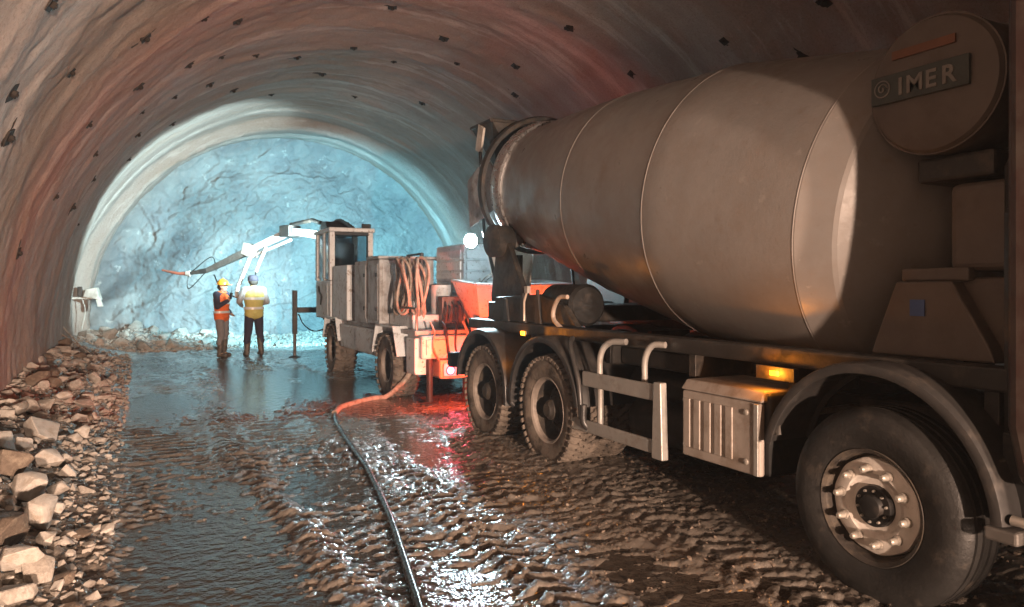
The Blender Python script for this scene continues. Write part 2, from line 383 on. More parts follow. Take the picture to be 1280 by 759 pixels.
w = MB().add([(-1.8, -30, 0), (9.9, -30, 0), (9.9, 20.4, 0), (-1.8, 20.4, 0)], [(0, 1, 2, 3)]).build('puddle_water', water_mat()); tag(w, kind='structure')

# ------------------------------------------------------------------ rock bolt plates on the lining (pieces of the lining)
BOLTS = [(6.23,147.5),(11.14,120.7),(9.36,136.8),(10.19,127.2),(8.47,147.0),(13.05,120.9),(12.37,127.9),(13.73,113.5),(14.38,104.3),(11.25,138.0),(14.74,121.6),(16.12,115.0),(10.7,147.4),(14.16,129.5),(13.33,137.0),(16.72,128.8),(14.87,138.1),(12.54,148.2),(7.48,156.8),(14.25,150.2),(11.71,157.2),(6.95,153.9),(10.15,166.4),(13.67,156.5),(11.72,93.2),(12.43,80.7),(13.69,94.6),(14.38,84.1),(13.28,74.1),(12.21,66.0),(15.89,95.6),(16.11,70.7),(13.14,60.4),(10.01,67.7),(9.92,53.8),(7.83,52.9),(6.9,45.9),(6.19,52.3),
         (17.6,104),(17.4,84),(15.6,158),(17.2,140),(9.0,112),(9.3,98),(8.6,84)]
def bolt_mesh(seed):
    r = random.Random(seed); mb = MB()
    k = 11; top = []; bot = []
    for i in range(k):      # ragged splash left bare round the bolt head
        a = 2 * math.pi * i / k; rr = r.uniform(.04, .085) * (1.3 if i % 3 == 0 else .8)
        top.append((math.cos(a) * rr * 1.75, math.sin(a) * rr * .85, .005)); bot.append((math.cos(a) * rr * 1.9, math.sin(a) * rr, -.06))
    mb.add(top + bot, [tuple(range(k))] + [(i, k + i, k + (i + 1) % k, (i + 1) % k) for i in range(k)])
    mb.box((0, 0, .012), (.13, .13, .012), (0, 0, r.uniform(0, .8)))
    mb.lathe([(0, .0), (0, .03), (.03, .03), (.03, 0)], (0, 0, .016), (0, 0, 1), 6)
    mb.cyl((0, 0, .03), (0, 0, .055), .012, .012, 8)
    ob = mb.build('bolt_plate', 'rebar'); me = ob.data; bpy.data.objects.remove(ob); return me
bm_ = [bolt_mesh(s) for s in range(6)]
for i, (y, a) in enumerate(BOLTS):
    a = R_(a); s = (R_(190) - a) * TR; r = float(lining_r(np.array([y]), np.array([s]))[0]) + .01
    o = bpy.data.objects.new('bolt_plate', bm_[i % 6]); COL.objects.link(o); o.parent = lining
    nrm = Vector((-math.cos(a), 0, -math.sin(a))); tx = Vector((-math.sin(a), 0, math.cos(a))); ty = nrm.cross(tx)
    mx = Matrix((tx, ty, nrm)).transposed().to_4x4(); mx.translation = Vector((TX + r * math.cos(a), y, TZ + r * math.sin(a)))
    o.matrix_local = mx @ Matrix.Scale(random.uniform(.85, 1.25), 4) @ Matrix.Rotation(random.uniform(-.25, .25), 4, 'Z')

# ------------------------------------------------------------------ concrete mixer truck
truck = thing('concrete_mixer_truck', 'large concrete mixer truck with grey tilted drum parked on the right', 'truck', (4.5, 4.5, 0))
def sweep_arc(mb, prof, cy_, cz_, a0, a1, r, n=28):
    V = []; k = len(prof)
    for i in range(n + 1):
        a = R_(a0 + (a1 - a0) * i / n)
        for x, dr in prof: V.append((x, cy_ + (r + dr) * math.cos(a), cz_ + (r + dr) * math.sin(a)))
    F = [(i * k + j, i * k + (j + 1) % k, (i + 1) * k + (j + 1) % k, (i + 1) * k + j) for i in range(n) for j in range(k)]
    F += [tuple(range(k)), tuple(n * k + j for j in range(k))[::-1]]
    return mb.add(V, F)
def fender_prof(x0, x1):
    return [(x0, -.035), (x0 - .006, -.01), (x0, .012), (x0 + .03, .024), (x1 - .03, .024), (x1, .012), (x1, -.03), (x1 - .008, -.03), (x1 - .012, .0), (x0 + .012, .0), (x0 + .008, -.035)]
TYW = .29
def make_wheel(kind, r=.50, w=TYW, rimr=.30, name='wheel', rimmat='rim', tyremat='rubber', lugs=0):
    """wheel round the X axis, outer face towards -X; returns list of (subname, mesh)"""
    h = w / 2; k = rimr; out = []
    rim = MB()
    if kind == 'steer':
        rim.lathe([(h, k * .93), (-h + .02, k * .93), (-h + .005, k), (-h + .0, k * .985), (-h + .015, k * .92), (-h + .07, k * .88), (-h + .075, k * .85)], (0, 0, 0), (1, 0, 0), 64)
        n = 120; prof = []           # scalloped bright disc
        V = []; F = []
        rings = [(-h + .078, .84), (-h + .050, .82), (-h + .042, .76), (-h + .040, .56), (-h + .060, .46), (-h + .062, .36)]
        for ri, (t, q) in enumerate(rings):
            for i in range(n):
                a = 2 * math.pi * i / n; qq = q + (.008 * math.cos(10 * a) if ri < 2 else 0)
                V.append((t, k * qq * math.cos(a), k * qq * math.sin(a)))
        for j in range(len(rings) - 1):
            for i in range(n): F.append((j * n + i, j * n + (i + 1) % n, (j + 1) * n + (i + 1) % n, (j + 1) * n + i))
        rim.add(V, F)
    else:
        rim.lathe([(h, k * .93), (-h + .03, k * .93), (-h + .008, k), (-h + .002, k * .985), (-h + .015, k * .93), (-h + .12, k * .84), (h - .10, k * .80), (h - .085, k * .70), (h - .09, k * .46), (h - .16, k * .44), (h - .19, k * .36), (h - .19, 0)], (0, 0, 0), (1, 0, 0), 48)
    if kind == 'steer':
        bar = MB(); k9 = len(rim.v) - 120 * 6
        bar.v = rim.v[:k9]; bar.f = [q for q in rim.f if max(q) < k9]
        rim.f = [tuple(i - k9 for i in q) for q in rim.f if min(q) >= k9]; rim.v = rim.v[k9:]
        out.append(('rim', bar, 'rim_dark', 30))
    else:
        fl_ = MB().lathe([(-h + .035, k * .935), (-h + .006, k * 1.004), (-h - .002, k * .99), (-h + .012, k * .925), (-h + .05, k * .895)], (0, 0, 0), (1, 0, 0), 48)
        out.append(('rim', fl_, 'dust_lip', 30))
    out.append(('wheel', rim, rimmat, 30))
    ty = MB()
    P = [(-h + .015, k * .96), (-h, k * 1.03), (-h - .012, r * .74), (-h - .014, r * .80), (-h - .008, r * .88), (-h + .012, r * .945), (-h + .03, r * .972)]
    if lugs: T = [(-h + .045, r * .965), (0, r * .97), (h - .045, r * .965)]
    else:
        T = []
        for t in (-.085, -.03, .03, .085): T += [(t - .010, r), (t - .007, r * .968), (t + .007, r * .968), (t + .010, r)]
        T = [(-h + .045, r * .992)] + T + [(h - .045, r * .992)]
    P = P + T + [(-t, q) for t, q in P[::-1]]
    ty.lathe(P, (0, 0, 0), (1, 0, 0), 72)
    if lugs:
        for i in range(lugs):
            a = 2 * math.pi * i / lugs
            for sx, off in ((-1, 0), (1, .5), (-.33, .5), (.33, 0)):
                b = a + off * 2 * math.pi / lugs; c, s_ = math.cos(b), math.sin(b)
                wx = h * .40 if abs(sx) == 1 else h * .30
                x0 = sx * (h * .80) if abs(sx) == 1 else sx * h * .75
                e = Matrix.Rotation(b, 3, 'X'); hb = (wx, r * math.pi / lugs * .62, .028)
                P8 = []
                for dz in (-1, 1):
                    for dx, dy in ((-1, -1), (1, -1), (1, 1), (-1, 1)):
                        q = Vector((x0 + dx * wx, dy * hb[1] * .9 + dx * .012 * (1 if sx > 0 else -1), r * .968 + dz * .024 - (.022 if abs(dx * wx + x0) > h * .95 and dz > 0 else 0)))
                        P8.append(e @ q)
                ty.hexa(P8[:4], P8[4:])
        for i in range(lugs):     # shoulder ribs on the sidewall edge
            a = 2 * math.pi * i / lugs; e = Matrix.Rotation(a, 3, 'X')
            for sx in (-1, 1):
                ty.box(e @ Vector((sx * (h - .002), 0, r * .92)), (.016, r * math.pi / lugs * .9, r * .09), (a, 0, 0))
    out.append(('tyre', ty, tyremat, 35))
    nr_ = k * .64; nx = -h + .038 if kind == 'steer' else h - .09
    nut = MB()
    if kind == 'steer':
        nut.lathe([(0, .026), (-.012, .025), (-.016, .019), (-.05, .017), (-.058, .010), (-.058, 0)], (0, 0, 0), (1, 0, 0), 12)
    else:
        nut.lathe([(0, .022), (-.01, .022), (-.012, .016), (-.035, .016), (-.035, 0)], (0, 0, 0), (1, 0, 0), 6)
    hub = MB()
    if kind == 'steer':
        hub.lathe([(-h + .07, k * .36), (-h + .035, k * .35), (-h + .03, k * .33), (-h + .03, k * .22), (-h + .005, k * .19), (-h, k * .15), (-h, 0)], (0, 0, 0), (1, 0, 0), 32)
    else:
        hub.lathe([(h - .19, k * .34), (h - .24, k * .30), (h - .25, k * .24), (h - .27, k * .2), (h - .27, 0)], (0, 0, 0), (1, 0, 0), 24)
    out.append(('hub', hub, 'black' if kind == 'steer' else rimmat, 30))
    cb = MB().cyl((0, 0, 0), (-.014, 0, 0), .0075, .006, 8)
    return dict(parts=out, nut=nut, nutr=nr_, nutx=nx, cb=cb if kind == 'steer' else None, cbr=k * .275, cbx=-h + .031, nutmat='nut' if kind == 'steer' else rimmat)
_wc = {}
def place_wheel(key, spec, loc, parent, flip=False, nuts=10, sub=True):
    if key not in _wc:
        d = {}
        for nm, mb, m, sm in spec['parts']:
            o = mb.build(nm, m, None, smooth=sm); d[nm] = o.data; bpy.data.objects.remove(o)
        o = spec['nut'].build('lug_nut', spec['nutmat'], None, smooth=30); d['lug_nut'] = o.data; bpy.data.objects.remove(o)
        if spec['cb']:
            o = spec['cb'].build('hub_bolt', 'nut', None, smooth=30); d['hub_bolt'] = o.data; bpy.data.objects.remove(o)
        _wc[key] = d
    d = _wc[key]
    w_ = bpy.data.objects.new('wheel', d['wheel']); COL.objects.link(w_); w_.parent = parent
    w_.location = Vector(loc) - ORG[parent.name]; w_.rotation_euler = (random.uniform(0, 6), 0, math.pi if flip else 0)
    for nm in ('tyre', 'hub', 'rim'):
        c = bpy.data.objects.new(nm, d[nm]); COL.objects.link(c); c.parent = w_
    if sub:
        for i in range(nuts):
            a = 2 * math.pi * i / nuts
            c = bpy.data.objects.new('lug_nut', d['lug_nut']); COL.objects.link(c); c.parent = w_
            c.location = (spec['nutx'], spec['nutr'] * math.cos(a), spec['nutr'] * math.sin(a))
            if spec['cb']:
                c = bpy.data.objects.new('hub_bolt', d['hub_bolt']); COL.objects.link(c); c.parent = w_
                c.location = (spec['cbx'], spec['cbr'] * math.cos(a + .3), spec['cbr'] * math.sin(a + .3))
    return w_
SW = make_wheel('steer', .50, .30, .295, rimmat='rim')
DW = make_wheel('drive', .50, .27, .30, rimmat='rim_dark', tyremat='rubber_mud', lugs=44)
WZ = .475
for y in (2.48, .62):
    place_wheel('steer', SW, (3.44, y, WZ), truck); place_wheel('steer', SW, (5.60, y, WZ), truck, True, sub=False)
for y in (5.76, 7.10):
    place_wheel('drive', DW, (3.42, y, WZ), truck); place_wheel('drive', DW, (3.73, y, WZ), truck, sub=False)
    place_wheel('drive', DW, (5.62, y, WZ), truck, True, sub=False); place_wheel('drive', DW, (5.31, y, WZ), truck, True, sub=False)
    MB().cyl((3.5, y, WZ), (5.5, y, WZ), .10, n=16).lathe([(-.22, .06), (-.15, .2), (0, .25), (.15, .2), (.22, .06)], (4.52, y, WZ), (1, 0, 0), 16).build('axle', 'dark', truck, smooth=40)
for y in (2.48, .62): MB().bx(3.6, 5.45, y - .06, y + .06, WZ - .12, WZ + .02).build('axle', 'dark', truck, bevel=.02)
# frame
for x in (4.08, 4.92):
    MB().bx(x - .04, x + .04, -.3, 8.2, .66, .90).build('frame_rail', 'dark', truck, bevel=.006)
for y in (3.2, 4.4, 5.2, 6.4, 8.1):
    MB().bx(4.12, 4.88, y - .06, y + .06, .68, .88).build('cross_member', 'dark', truck, bevel=.006)
for x in (3.50, 5.50):
    MB().bx(x - .05, x + .09, 1.9, 7.9, 1.115, 1.225).build('subframe_beam', 'dark', truck, bevel=.012)
for y in (2.0, 3.15, 4.05, 5.1, 6.43, 7.75):
    MB().bx(3.50, 4.04, y - .035, y + .035, .95, 1.113).build('outrigger_bracket', 'dark', truck, bevel=.006)
    MB().bx(4.96, 5.50, y - .035, y + .035, .95, 1.113).build('outrigger_bracket', 'dark', truck, bevel=.006)
# air tanks and boxes under the frame, seen behind the guard
MB().lathe([(-.5, 0), (-.49, .10), (-.45, .155), (.45, .155), (.49, .10), (.5, 0)], (3.86, 4.62, .78), (0, 1, 0), 24).build('air_tank', 'black', truck, smooth=40)
MB().bx(3.60, 4.02, 4.10, 5.05, .95, 1.10).build('valve_box', 'black', truck, bevel=.02)
MB().lathe([(-.4, 0), (-.39, .14), (-.36, .19), (.36, .19), (.39, .14), (.4, 0)], (3.80, 4.6, .50), (0, 1, 0), 24).build('air_tank', 'black', truck, smooth=40)
# drum
DO = Vector((4.485, 4.437, 2.256)); DA = R_(9.5); DU = Vector((0, math.cos(DA), math.sin(DA)))
dp = [(-1.98, 0), (-1.98, .28), (-1.93, .33), (-1.82, .66), (-1.79, .72), (-1.64, .985), (-1.62, 1.005), (-1.45, 1.076), (-1.424, 1.088), (-1.40, 1.090)]
dp += [(-1.4 + .2 * i, 1.090 + .0055 * i) for i in range(1, 7)] + [(0, 1.129), (.012, 1.127)] + [(t, 1.127 + (1.008 - 1.127) * t / 1.413) for t in (.3, .6, .9, 1.2)]
dp += [(1.40, 1.009), (1.43, 1.005)] + [(1.413 + (3.40 - 1.413) * q, 1.005 + (.73 - 1.005) * q ** 1.12) for q in (.1, .2, .35, .5, .65, .8, .9, 1.0)]
dp += [(3.42, .70), (3.60, .66), (3.80, .52), (3.80, .46), (3.3, .46)]
drum = MB().lathe(dp, DO, DU, 160).build('mixing_drum', 'drum', truck, smooth=12)
for s_, r_ in ((-1.41, 1.089), (.004, 1.129), (1.413, 1.008)):
    MB().lathe([(s_ - .008, r_ - .004), (s_ - .0035, r_ + .0025), (s_ + .0035, r_ + .0025), (s_ + .008, r_ - .004)], DO, DU, 160).build('weld_seam', 'seam', drum, smooth=60)
MB().lathe([(3.22, .70), (3.22, .785), (3.24, .795), (3.42, .795), (3.44, .785), (3.44, .66)], DO, DU, 96).build('roller_ring', 'drum_metal', drum, smooth=30)
# front pedestal, gearbox, water tank
for x, t in ((3.60, .10), (5.27, .10)):
    MB().prism([(2.04, 1.226), (2.70, 1.226), (2.67, 1.31), (2.55, 1.62), (2.25, 1.62), (2.07, 1.31)], 0, x, x + t).build('pedestal_plate', 'tank', truck, bevel=.012)
MB().bx(3.70, 5.27, 1.95, 2.28, 1.226, 1.64).build('pedestal', 'tank', truck, bevel=.03)
MB().bx(3.592, 3.5985, 2.385, 2.465, 1.44, 1.525).build('blue_sticker', 'blue', truck)
MB().bx(3.72, 5.2, 2.02, 2.34, 1.67, 2.12).build('gearbox_housing', 'tank', truck, bevel=.04, seg=3)
MB().bx(3.66, 3.72, 2.20, 2.56, 1.62, 1.69).build('gearbox_flange', 'tank', truck, bevel=.012)
MB().lathe([(-.2, .33), (-.2, .40), (.0, .40), (.02, .34)], DO + DU * -2.0, DU, 40).build('gearbox_coupling', 'steel', truck, smooth=40)
MB().bx(3.70, 5.1, 2.10, 2.50, 2.14, 2.27).build('tank_cradle', 'dark', truck, bevel=.02)
tank = MB().lathe([(0, 0), (-.012, .10), (0, .31), (.008, .335), (.028, .348), (.05, .35), (1.70, .35), (1.75, .31), (1.76, 0)], (3.60, 2.36, 2.63), (1, 0, 0), 72).build('water_tank', 'tank', truck, smooth=25)
MB().lathe([(.03, .349), (.03, .358), (.055, .358), (.055, .349)], (3.60, 2.36, 2.63), (1, 0, 0), 72).build('tank_rim', 'tank', tank, smooth=30)
for x in (4.0, 4.9): MB().lathe([(x - 3.6, .349), (x - 3.6, .36), (x - 3.54, .36), (x - 3.54, .349)], (3.60, 2.36, 2.63), (1, 0, 0), 48).build('tank_strap', 'steel', tank, smooth=30)
plate = MB().bx(3.570, 3.592, 2.145, 2.675, 2.575, 2.725).build('name_plate', 'plate', tank, bevel=.004)
MB().bx(3.582, 3.5935, 2.22, 2.56, 2.80, 2.845).build('orange_stripe', 'orange_strip', tank)
def text_mesh(txt, size, extr):
    c = bpy.data.curves.new('t', 'FONT'); c.body = txt; c.size = size; c.extrude = extr; c.offset = .003
    o = bpy.data.objects.new('t', c); COL.objects.link(o)
    me = bpy.data.meshes.new_from_object(o.evaluated_get(bpy.context.evaluated_depsgraph_get()))
    bpy.data.objects.remove(o); bpy.data.curves.remove(c); return me
bpy.context.view_layer.update()
# sub-part level lettering: front of plate faces -X, text runs towards -Y
yc = 2.545
for ch, adv in (('I', .045), ('M', .105), ('E', .085), ('R', .09)):
    me = text_mesh(ch, .125, .003); me.name = 'letter'; me.materials.clear(); me.materials.append(M['letter'])
    o = bpy.data.objects.new('letter', me); COL.objects.link(o); o.parent = tank
    o.matrix_local = Matrix.Translation(Vector((3.5675, yc - .03, 2.605)) - ORG[truck.name]) @ Matrix(((0, 0, -1), (-1, 0, 0), (0, 1, 0))).to_4x4()
    yc -= adv
em = MB(); ec = (2.605, 2.655)      # swirl emblem
em.lathe([(-.003, .040), (-.003, .047), (.003, .047), (.003, .040)], (3.5675, ec[0], ec[1]), (1, 0, 0), 28)
em.tube([(3.566, ec[0] - .030 * math.cos(t) * (1 - t / 9), ec[1] + .030 * math.sin(t) * (1 - t / 9)) for t in np.linspace(0, 7, 26)], .0045, 6)
em.build('emblem', 'letter', tank, smooth=40)
# fenders
MB_ = MB(); sweep_arc(MB_, fender_prof(3.27, 3.62), 2.50, .52, 14, 176, .665, 40); MB_.build('front_fender', 'fender', truck, smooth=35)
for cy_, a0, a1 in ((5.78, -4, 172), (7.12, 8, 188)):
    q = MB(); sweep_arc(q, fender_prof(3.23, 3.92), cy_, .50, a0, a1, .625, 40); q.build('rear_fender', 'fender', truck, smooth=35)
for cy_ in (5.78, 7.12):
    q = MB(); sweep_arc(q, fender_prof(5.12, 5.80), cy_, .50, 5, 175, .625, 30); q.build('rear_fender', 'fender', truck, smooth=35)
q = MB(); sweep_arc(q, fender_prof(5.36, 5.80), 2.50, .52, 14, 176, .665, 30); q.build('front_fender', 'fender', truck, smooth=35)
for y in (1.88, 3.12):
    MB().tube([(3.35, y, .72), (3.36, y + .02, .82), (4.03, y, .84)], .02, 8).build('fender_stay', 'steel', truck, smooth=40)
MB().bx(3.26, 3.36, 1.76, 1.90, .50, .56).build('hose_fitting', 'steel', truck, bevel=.012)
MB().cyl((3.30, 1.80, .60), (3.30, 1.74, .60), .022, n=12).build('hose_fitting', 'nut', truck, smooth=40)
for y, s_ in ((6.44, 1), (5.10, 1)):
    MB().tube(spline([(3.26, y, .62), (3.26, y, .48), (3.30, y - .03, .42)], 4), .03, 10).build('fender_stay', 'fender', truck, smooth=40)
MB().tube(spline([(3.25, 5.12, .50), (3.25, 5.16, .80), (3.27, 5.32, 1.08), (3.34, 5.40, 1.15)], 6), .022, 10).build('fender_stay', 'fender', truck, smooth=40)
# side guard
MB().bx(3.27, 3.30, 4.16, 5.14, .775, .895).build('guard_rail', 'rail', truck, bevel=.01)
MB().bx(3.27, 3.30, 4.16, 5.32, .395, .495).build('guard_rail', 'rail', truck, bevel=.01)
MB().hexa([(3.255, 4.08, .37), (3.315, 4.08, .37), (3.315, 4.20, .37), (3.255, 4.20, .37)], [(3.255, 4.10, .915), (3.315, 4.10, .915), (3.315, 4.18, .915), (3.255, 4.18, .915)]).build('guard_post', 'rail', truck, bevel=.008)
MB().tube(spline([(3.40, 4.22, 1.17), (3.36, 4.32, 1.16), (3.34, 4.38, 1.06), (3.35, 4.40, .88)], 6), .024, 10).build('guard_bracket', 'rail', truck, smooth=40)
MB().tube(spline([(3.40, 4.70, 1.16), (3.36, 4.88, 1.14), (3.33, 4.96, 1.02), (3.34, 4.97, .75), (3.34, 4.97, .46)], 6), .026, 10).build('guard_bracket', 'rail', truck, smooth=40)
# battery box: ribbed cover
bb = MB().bx(3.335, 3.85, 3.17, 3.95, .45, .955).build('battery_box', 'black', truck, bevel=.03, seg=3)
MB().bx(3.285, 3.333, 3.205, 3.90, .455, .895).build('box_cover', 'boxcover', bb, bevel=.014, seg=3)
MB().hexa([(3.285, 3.19, .899), (3.84, 3.19, .899), (3.84, 3.92, .899), (3.285, 3.92, .899)], [(3.33, 3.20, .965), (3.84, 3.20, .965), (3.84, 3.91, .965), (3.33, 3.91, .965)]).build('box_lid', 'boxcover', bb, bevel=.012)
for i in range(5):
    y = 3.42 + i * .098
    MB().bx(3.272, 3.284, y, y + .062, .52, .845).build('cover_rib', 'boxcover', bb, bevel=.0055)
MB().bx(3.274, 3.284, 3.21, 3.245, .46, .89).build('cover_edge', 'rail', bb, bevel=.004)
for z in (.53, .83):
    MB().lathe([(0, .020), (-.008, .018), (-.012, .012), (-.012, 0)], (3.283, 3.31, z), (1, 0, 0), 14).build('cover_screw', 'nut', bb, smooth=40)
    MB().lathe([(0, .016), (-.006, .015), (-.010, .010), (-.010, 0)], (3.283, 3.87, z), (1, 0, 0), 14).build('cover_screw', 'nut', bb, smooth=40)
# amber side markers
for x, y, z in ((3.40, 3.20, 1.072), (3.29, 6.24, 1.145)):
    mk = MB().bx(x + .012, x + .035, y - .055, y + .055, z - .03, z + .03).build('marker_lamp', 'black', truck, bevel=.006)
    MB().bx(x, x + .011, y - .042, y + .042, z - .02, z + .02).build('lens', 'amber', mk, bevel=.008)
    lamp('marker_light', 'POINT', (x - .05, y, z), None, 5, (1, .30, .02), .02, parent=truck)
MB().bx(3.40, 3.44, 3.05, 3.35, 1.03, 1.113).build('marker_bracket', 'dark', truck, bevel=.004)
# rear body under the drum
MB().prism([(5.62, 1.227), (7.45, 1.227), (7.30, 1.48), (6.30, 1.52), (5.85, 1.42)], 0, 3.52, 3.58).build('rear_side_plate', 'dark', truck, bevel=.01)
MB().lathe([(-.30, 0), (-.30, .17), (-.27, .20), (.27, .20), (.30, .17), (.30, 0)], (3.76, 6.10, 1.42), (0, 1, 0), 28).build('additive_tank', 'black', truck, smooth=40)
MB().bx(3.6, 5.4, 6.35, 7.4, 1.23, 1.40).build('rear_deck', 'dark', truck, bevel=.02)
MB().tube(spline([(3.47, 5.70, 1.50), (3.46, 5.83, 1.49), (3.46, 5.93, 1.38), (3.46, 5.92, 1.28), (3.48, 5.80, 1.20)], 6), .021, 10).build('pale_hose', 'hose', truck, smooth=40)
for y, h_ in ((6.30, .34), (6.62, .30), (7.0, .24)):
    MB().hexa([(3.49, y - .06, 1.227), (3.515, y - .06, 1.227), (3.515, y + .06, 1.227), (3.49, y + .06, 1.227)], [(3.49, y + .0, 1.227 + h_), (3.515, y + .0, 1.227 + h_), (3.515, y + .03, 1.227 + h_), (3.49, y + .03, 1.227 + h_)]).build('stiffener', 'fender', truck, bevel=.004)
MB().tube([(3.46, 6.52, 1.25), (3.46, 6.52, 1.44), (3.46, 6.46, 1.55)], .012, 8).bx(3.44, 3.48, 6.42, 6.48, 1.53, 1.60).build('control_lever', 'rail', truck, smooth=40)
# rear drum support
for x in (3.78, 5.12):
    MB().prism([(7.15, 1.2), (7.95, 1.2), (7.98, 1.5), (7.80, 2.22), (7.62, 2.22), (7.10, 1.5)], 0, x, x + .07).build('support_frame', 'dark', truck, bevel=.015)
MB().bx(3.7, 5.3, 7.35, 7.9, 1.2, 1.42).build('support_crossbeam', 'dark', truck, bevel=.02)
for x in (3.95, 4.90):
    MB().lathe([(-.10, 0), (-.10, .13), (.10, .13), (.10, 0)], (x, 7.78, 2.20), (0, 1, .17), 28).build('drum_roller', 'steel', truck, smooth=40)
MB().lathe([(-.14, 0), (-.14, .13), (-.10, .19), (.12, .19), (.16, .12), (.16, 0)], (3.76, 7.72, 2.13), (1, .1, 0), 32).build('roller_housing', 'dark', truck, smooth=40)
MB().lathe([(0, .80), (0, .845), (.05, .86), (.11, .845), (.11, .80)], DO + DU * 3.56, DU, 64).build('drum_guard_ring', 'dark', truck, smooth=40)
# charging hopper, discharge collector, chute
hb = [(4.0, 8.05, 3.34), (4.97, 8.05, 3.34), (4.90, 8.45, 3.10), (4.08, 8.45, 3.10)]
ht = [(3.80, 8.0, 3.62), (5.17, 8.0, 3.62), (5.12, 8.75, 3.66), (3.86, 8.75, 3.66)]
hop = MB(); T = .025
for i in range(4):
    j = (i + 1) % 4; a, b, c, d = hb[i], hb[j], ht[j], ht[i]
    n_ = ((Vector(b) - Vector(a)).cross(Vector(d) - Vector(a))).normalized() * T
    hop.hexa([a, b, c, d], [tuple(Vector(p) - n_) for p in (a, b, c, d)])
hopper = hop.build('charging_hopper', 'dark', truck)
MB().tube([(3.80, 8.0, 3.62), (3.86, 8.75, 3.66), (5.12, 8.75, 3.66), (5.17, 8.0, 3.62), (3.80, 8.0, 3.62)], .022, 8).build('hopper_rim', 'dark', hopper, smooth=40)
MB().box((3.84, 8.42, 3.46), (.03, .16, .34), (.5, -.1, 0)).build('hopper_bracket', 'white', hopper, bevel=.006)
col_ = MB()
col_.lathe([(0, .66), (-.02, .66), (-.62, .30), (-.62, .275), (-.02, .635), (0, .635)], (4.485, 8.62, 2.98), (0, 0, 1), 40, R_(-10), R_(200))
col_.build('discharge_collector', 'grey', truck, smooth=40)
for s_ in (-1, 1):
    MB().prism([(7.92, 2.55), (8.72, 2.36), (8.80, 2.98), (8.2, 3.2), (7.98, 3.0)], 0, 4.485 + s_ * .66, 4.485 + s_ * .66 + .02).build('collector_cheek', 'grey', truck, bevel=.004)
ch = MB()
ca, cb_ = Vector((4.35, 8.62, 2.34)), Vector((4.12, 8.05, 1.46))
ax = (cb_ - ca).normalized(); sd = ax.cross(Vector((0, 0, 1))).normalized(); up_ = sd.cross(ax)
V = []; F = []; n1 = 14
for t in (0, 1):
    for th_ in (0, 1):
        rr_ = (.36 if t == 0 else .20) - .02 * th_
        for i in range(n1):
            a = R_(180 + 180 * i / (n1 - 1)); V.append((ca if t == 0 else cb_) + sd * math.cos(a) * rr_ + up_ * math.sin(a) * rr_)
I = lambda t, h_, i: (t * 2 + h_) * n1 + i
for i in range(n1 - 1):
    F += [(I(0, 0, i), I(0, 0, i + 1), I(1, 0, i + 1), I(1, 0, i)), (I(0, 1, i), I(1, 1, i), I(1, 1, i + 1), I(0, 1, i + 1)), (I(0, 0, i), I(0, 1, i), I(0, 1, i + 1), I(0, 0, i + 1)), (I(1, 0, i), I(1, 0, i + 1), I(1, 1, i + 1), I(1, 1, i))]
F += [(I(0, 0, 0), I(1, 0, 0), I(1, 1, 0), I(0, 1, 0)), (I(0, 0, n1 - 1), I(0, 1, n1 - 1), I(1, 1, n1 - 1), I(1, 0, n1 - 1))]
ch.add(V, F).build('chute', 'white', truck, smooth=40)
MB().tube([(4.35, 8.35, 1.3), (4.33, 8.30, 2.0)], .05, 12).build('chute_support', 'dark', truck, smooth=40)
MB().tube([(3.95, 8.0, 1.3), (3.86, 8.35, 2.3), (3.84, 8.42, 3.3)], .022, 8).tube([(5.0, 8.0, 1.3), (5.1, 8.35, 2.3), (5.12, 8.42, 3.3)], .022, 8).build('ladder_rail', 'dark', truck, smooth=40)
# rear bumper with tail lamps
MB().bx(3.35, 5.65, 8.20, 8.30, .62, .80).build('rear_bumper', 'dark', truck, bevel=.015)
for x in (3.52, 5.48):
    tl = MB().bx(x - .16, x + .16, 8.305, 8.345, .64, .78).build('tail_lamp', 'black', truck, bevel=.008)
    MB().bx(x - .14, x + .14, 8.35, 8.36, .66, .76).build('lens', 'red', tl)
    d = lamp('tail_light', 'SPOT', (x, 8.42, .71), (x - .25, 12, .80), 190, (1, .085, .02), .06, 165, .4, parent=truck)
# cab (ahead of the frame's right edge)
cab = MB().prism([(-.55, .75), (1.77, .75), (1.82, 1.0), (1.82, 2.95), (1.67, 3.08), (-.15, 3.08), (-.45, 2.3), (-.60, 1.6)], 0, 3.27, 5.75).build('cab', 'cabpaint', truck, bevel=.05, seg=3)
MB().bx(3.262, 3.268, -.30, .95, 1.1, 2.75).build('door', 'cabpaint', cab); MB().bx(3.255, 3.2615, -.15, .85, 1.9, 2.6).build('window', 'black', cab)
MB().bx(3.85, 5.15, 1.823, 1.828, 2.0, 2.6).build('rear_window', 'black', cab)
q = MB(); sweep_arc(q, fender_prof(3.24, 3.7), .62, .5, 5, 175, .64, 24); q.build('front_fender', 'black', truck, smooth=35)
MB().bx(3.45, 5.55, 1.83, 1.93, .85, 1.95).build('cab_rear_housing', 'black', truck, bevel=.03)
MB().tube([(3.62, 1.93, 1.3), (3.62, 1.93, 2.15), (3.74, 1.94, 2.26)], .07, 16).build('air_intake', 'black', truck, smooth=40)
MB().bx(3.40, 3.9, 1.70, 1.90, .55, .95).build('mud_flap', 'black', truck, bevel=.01)

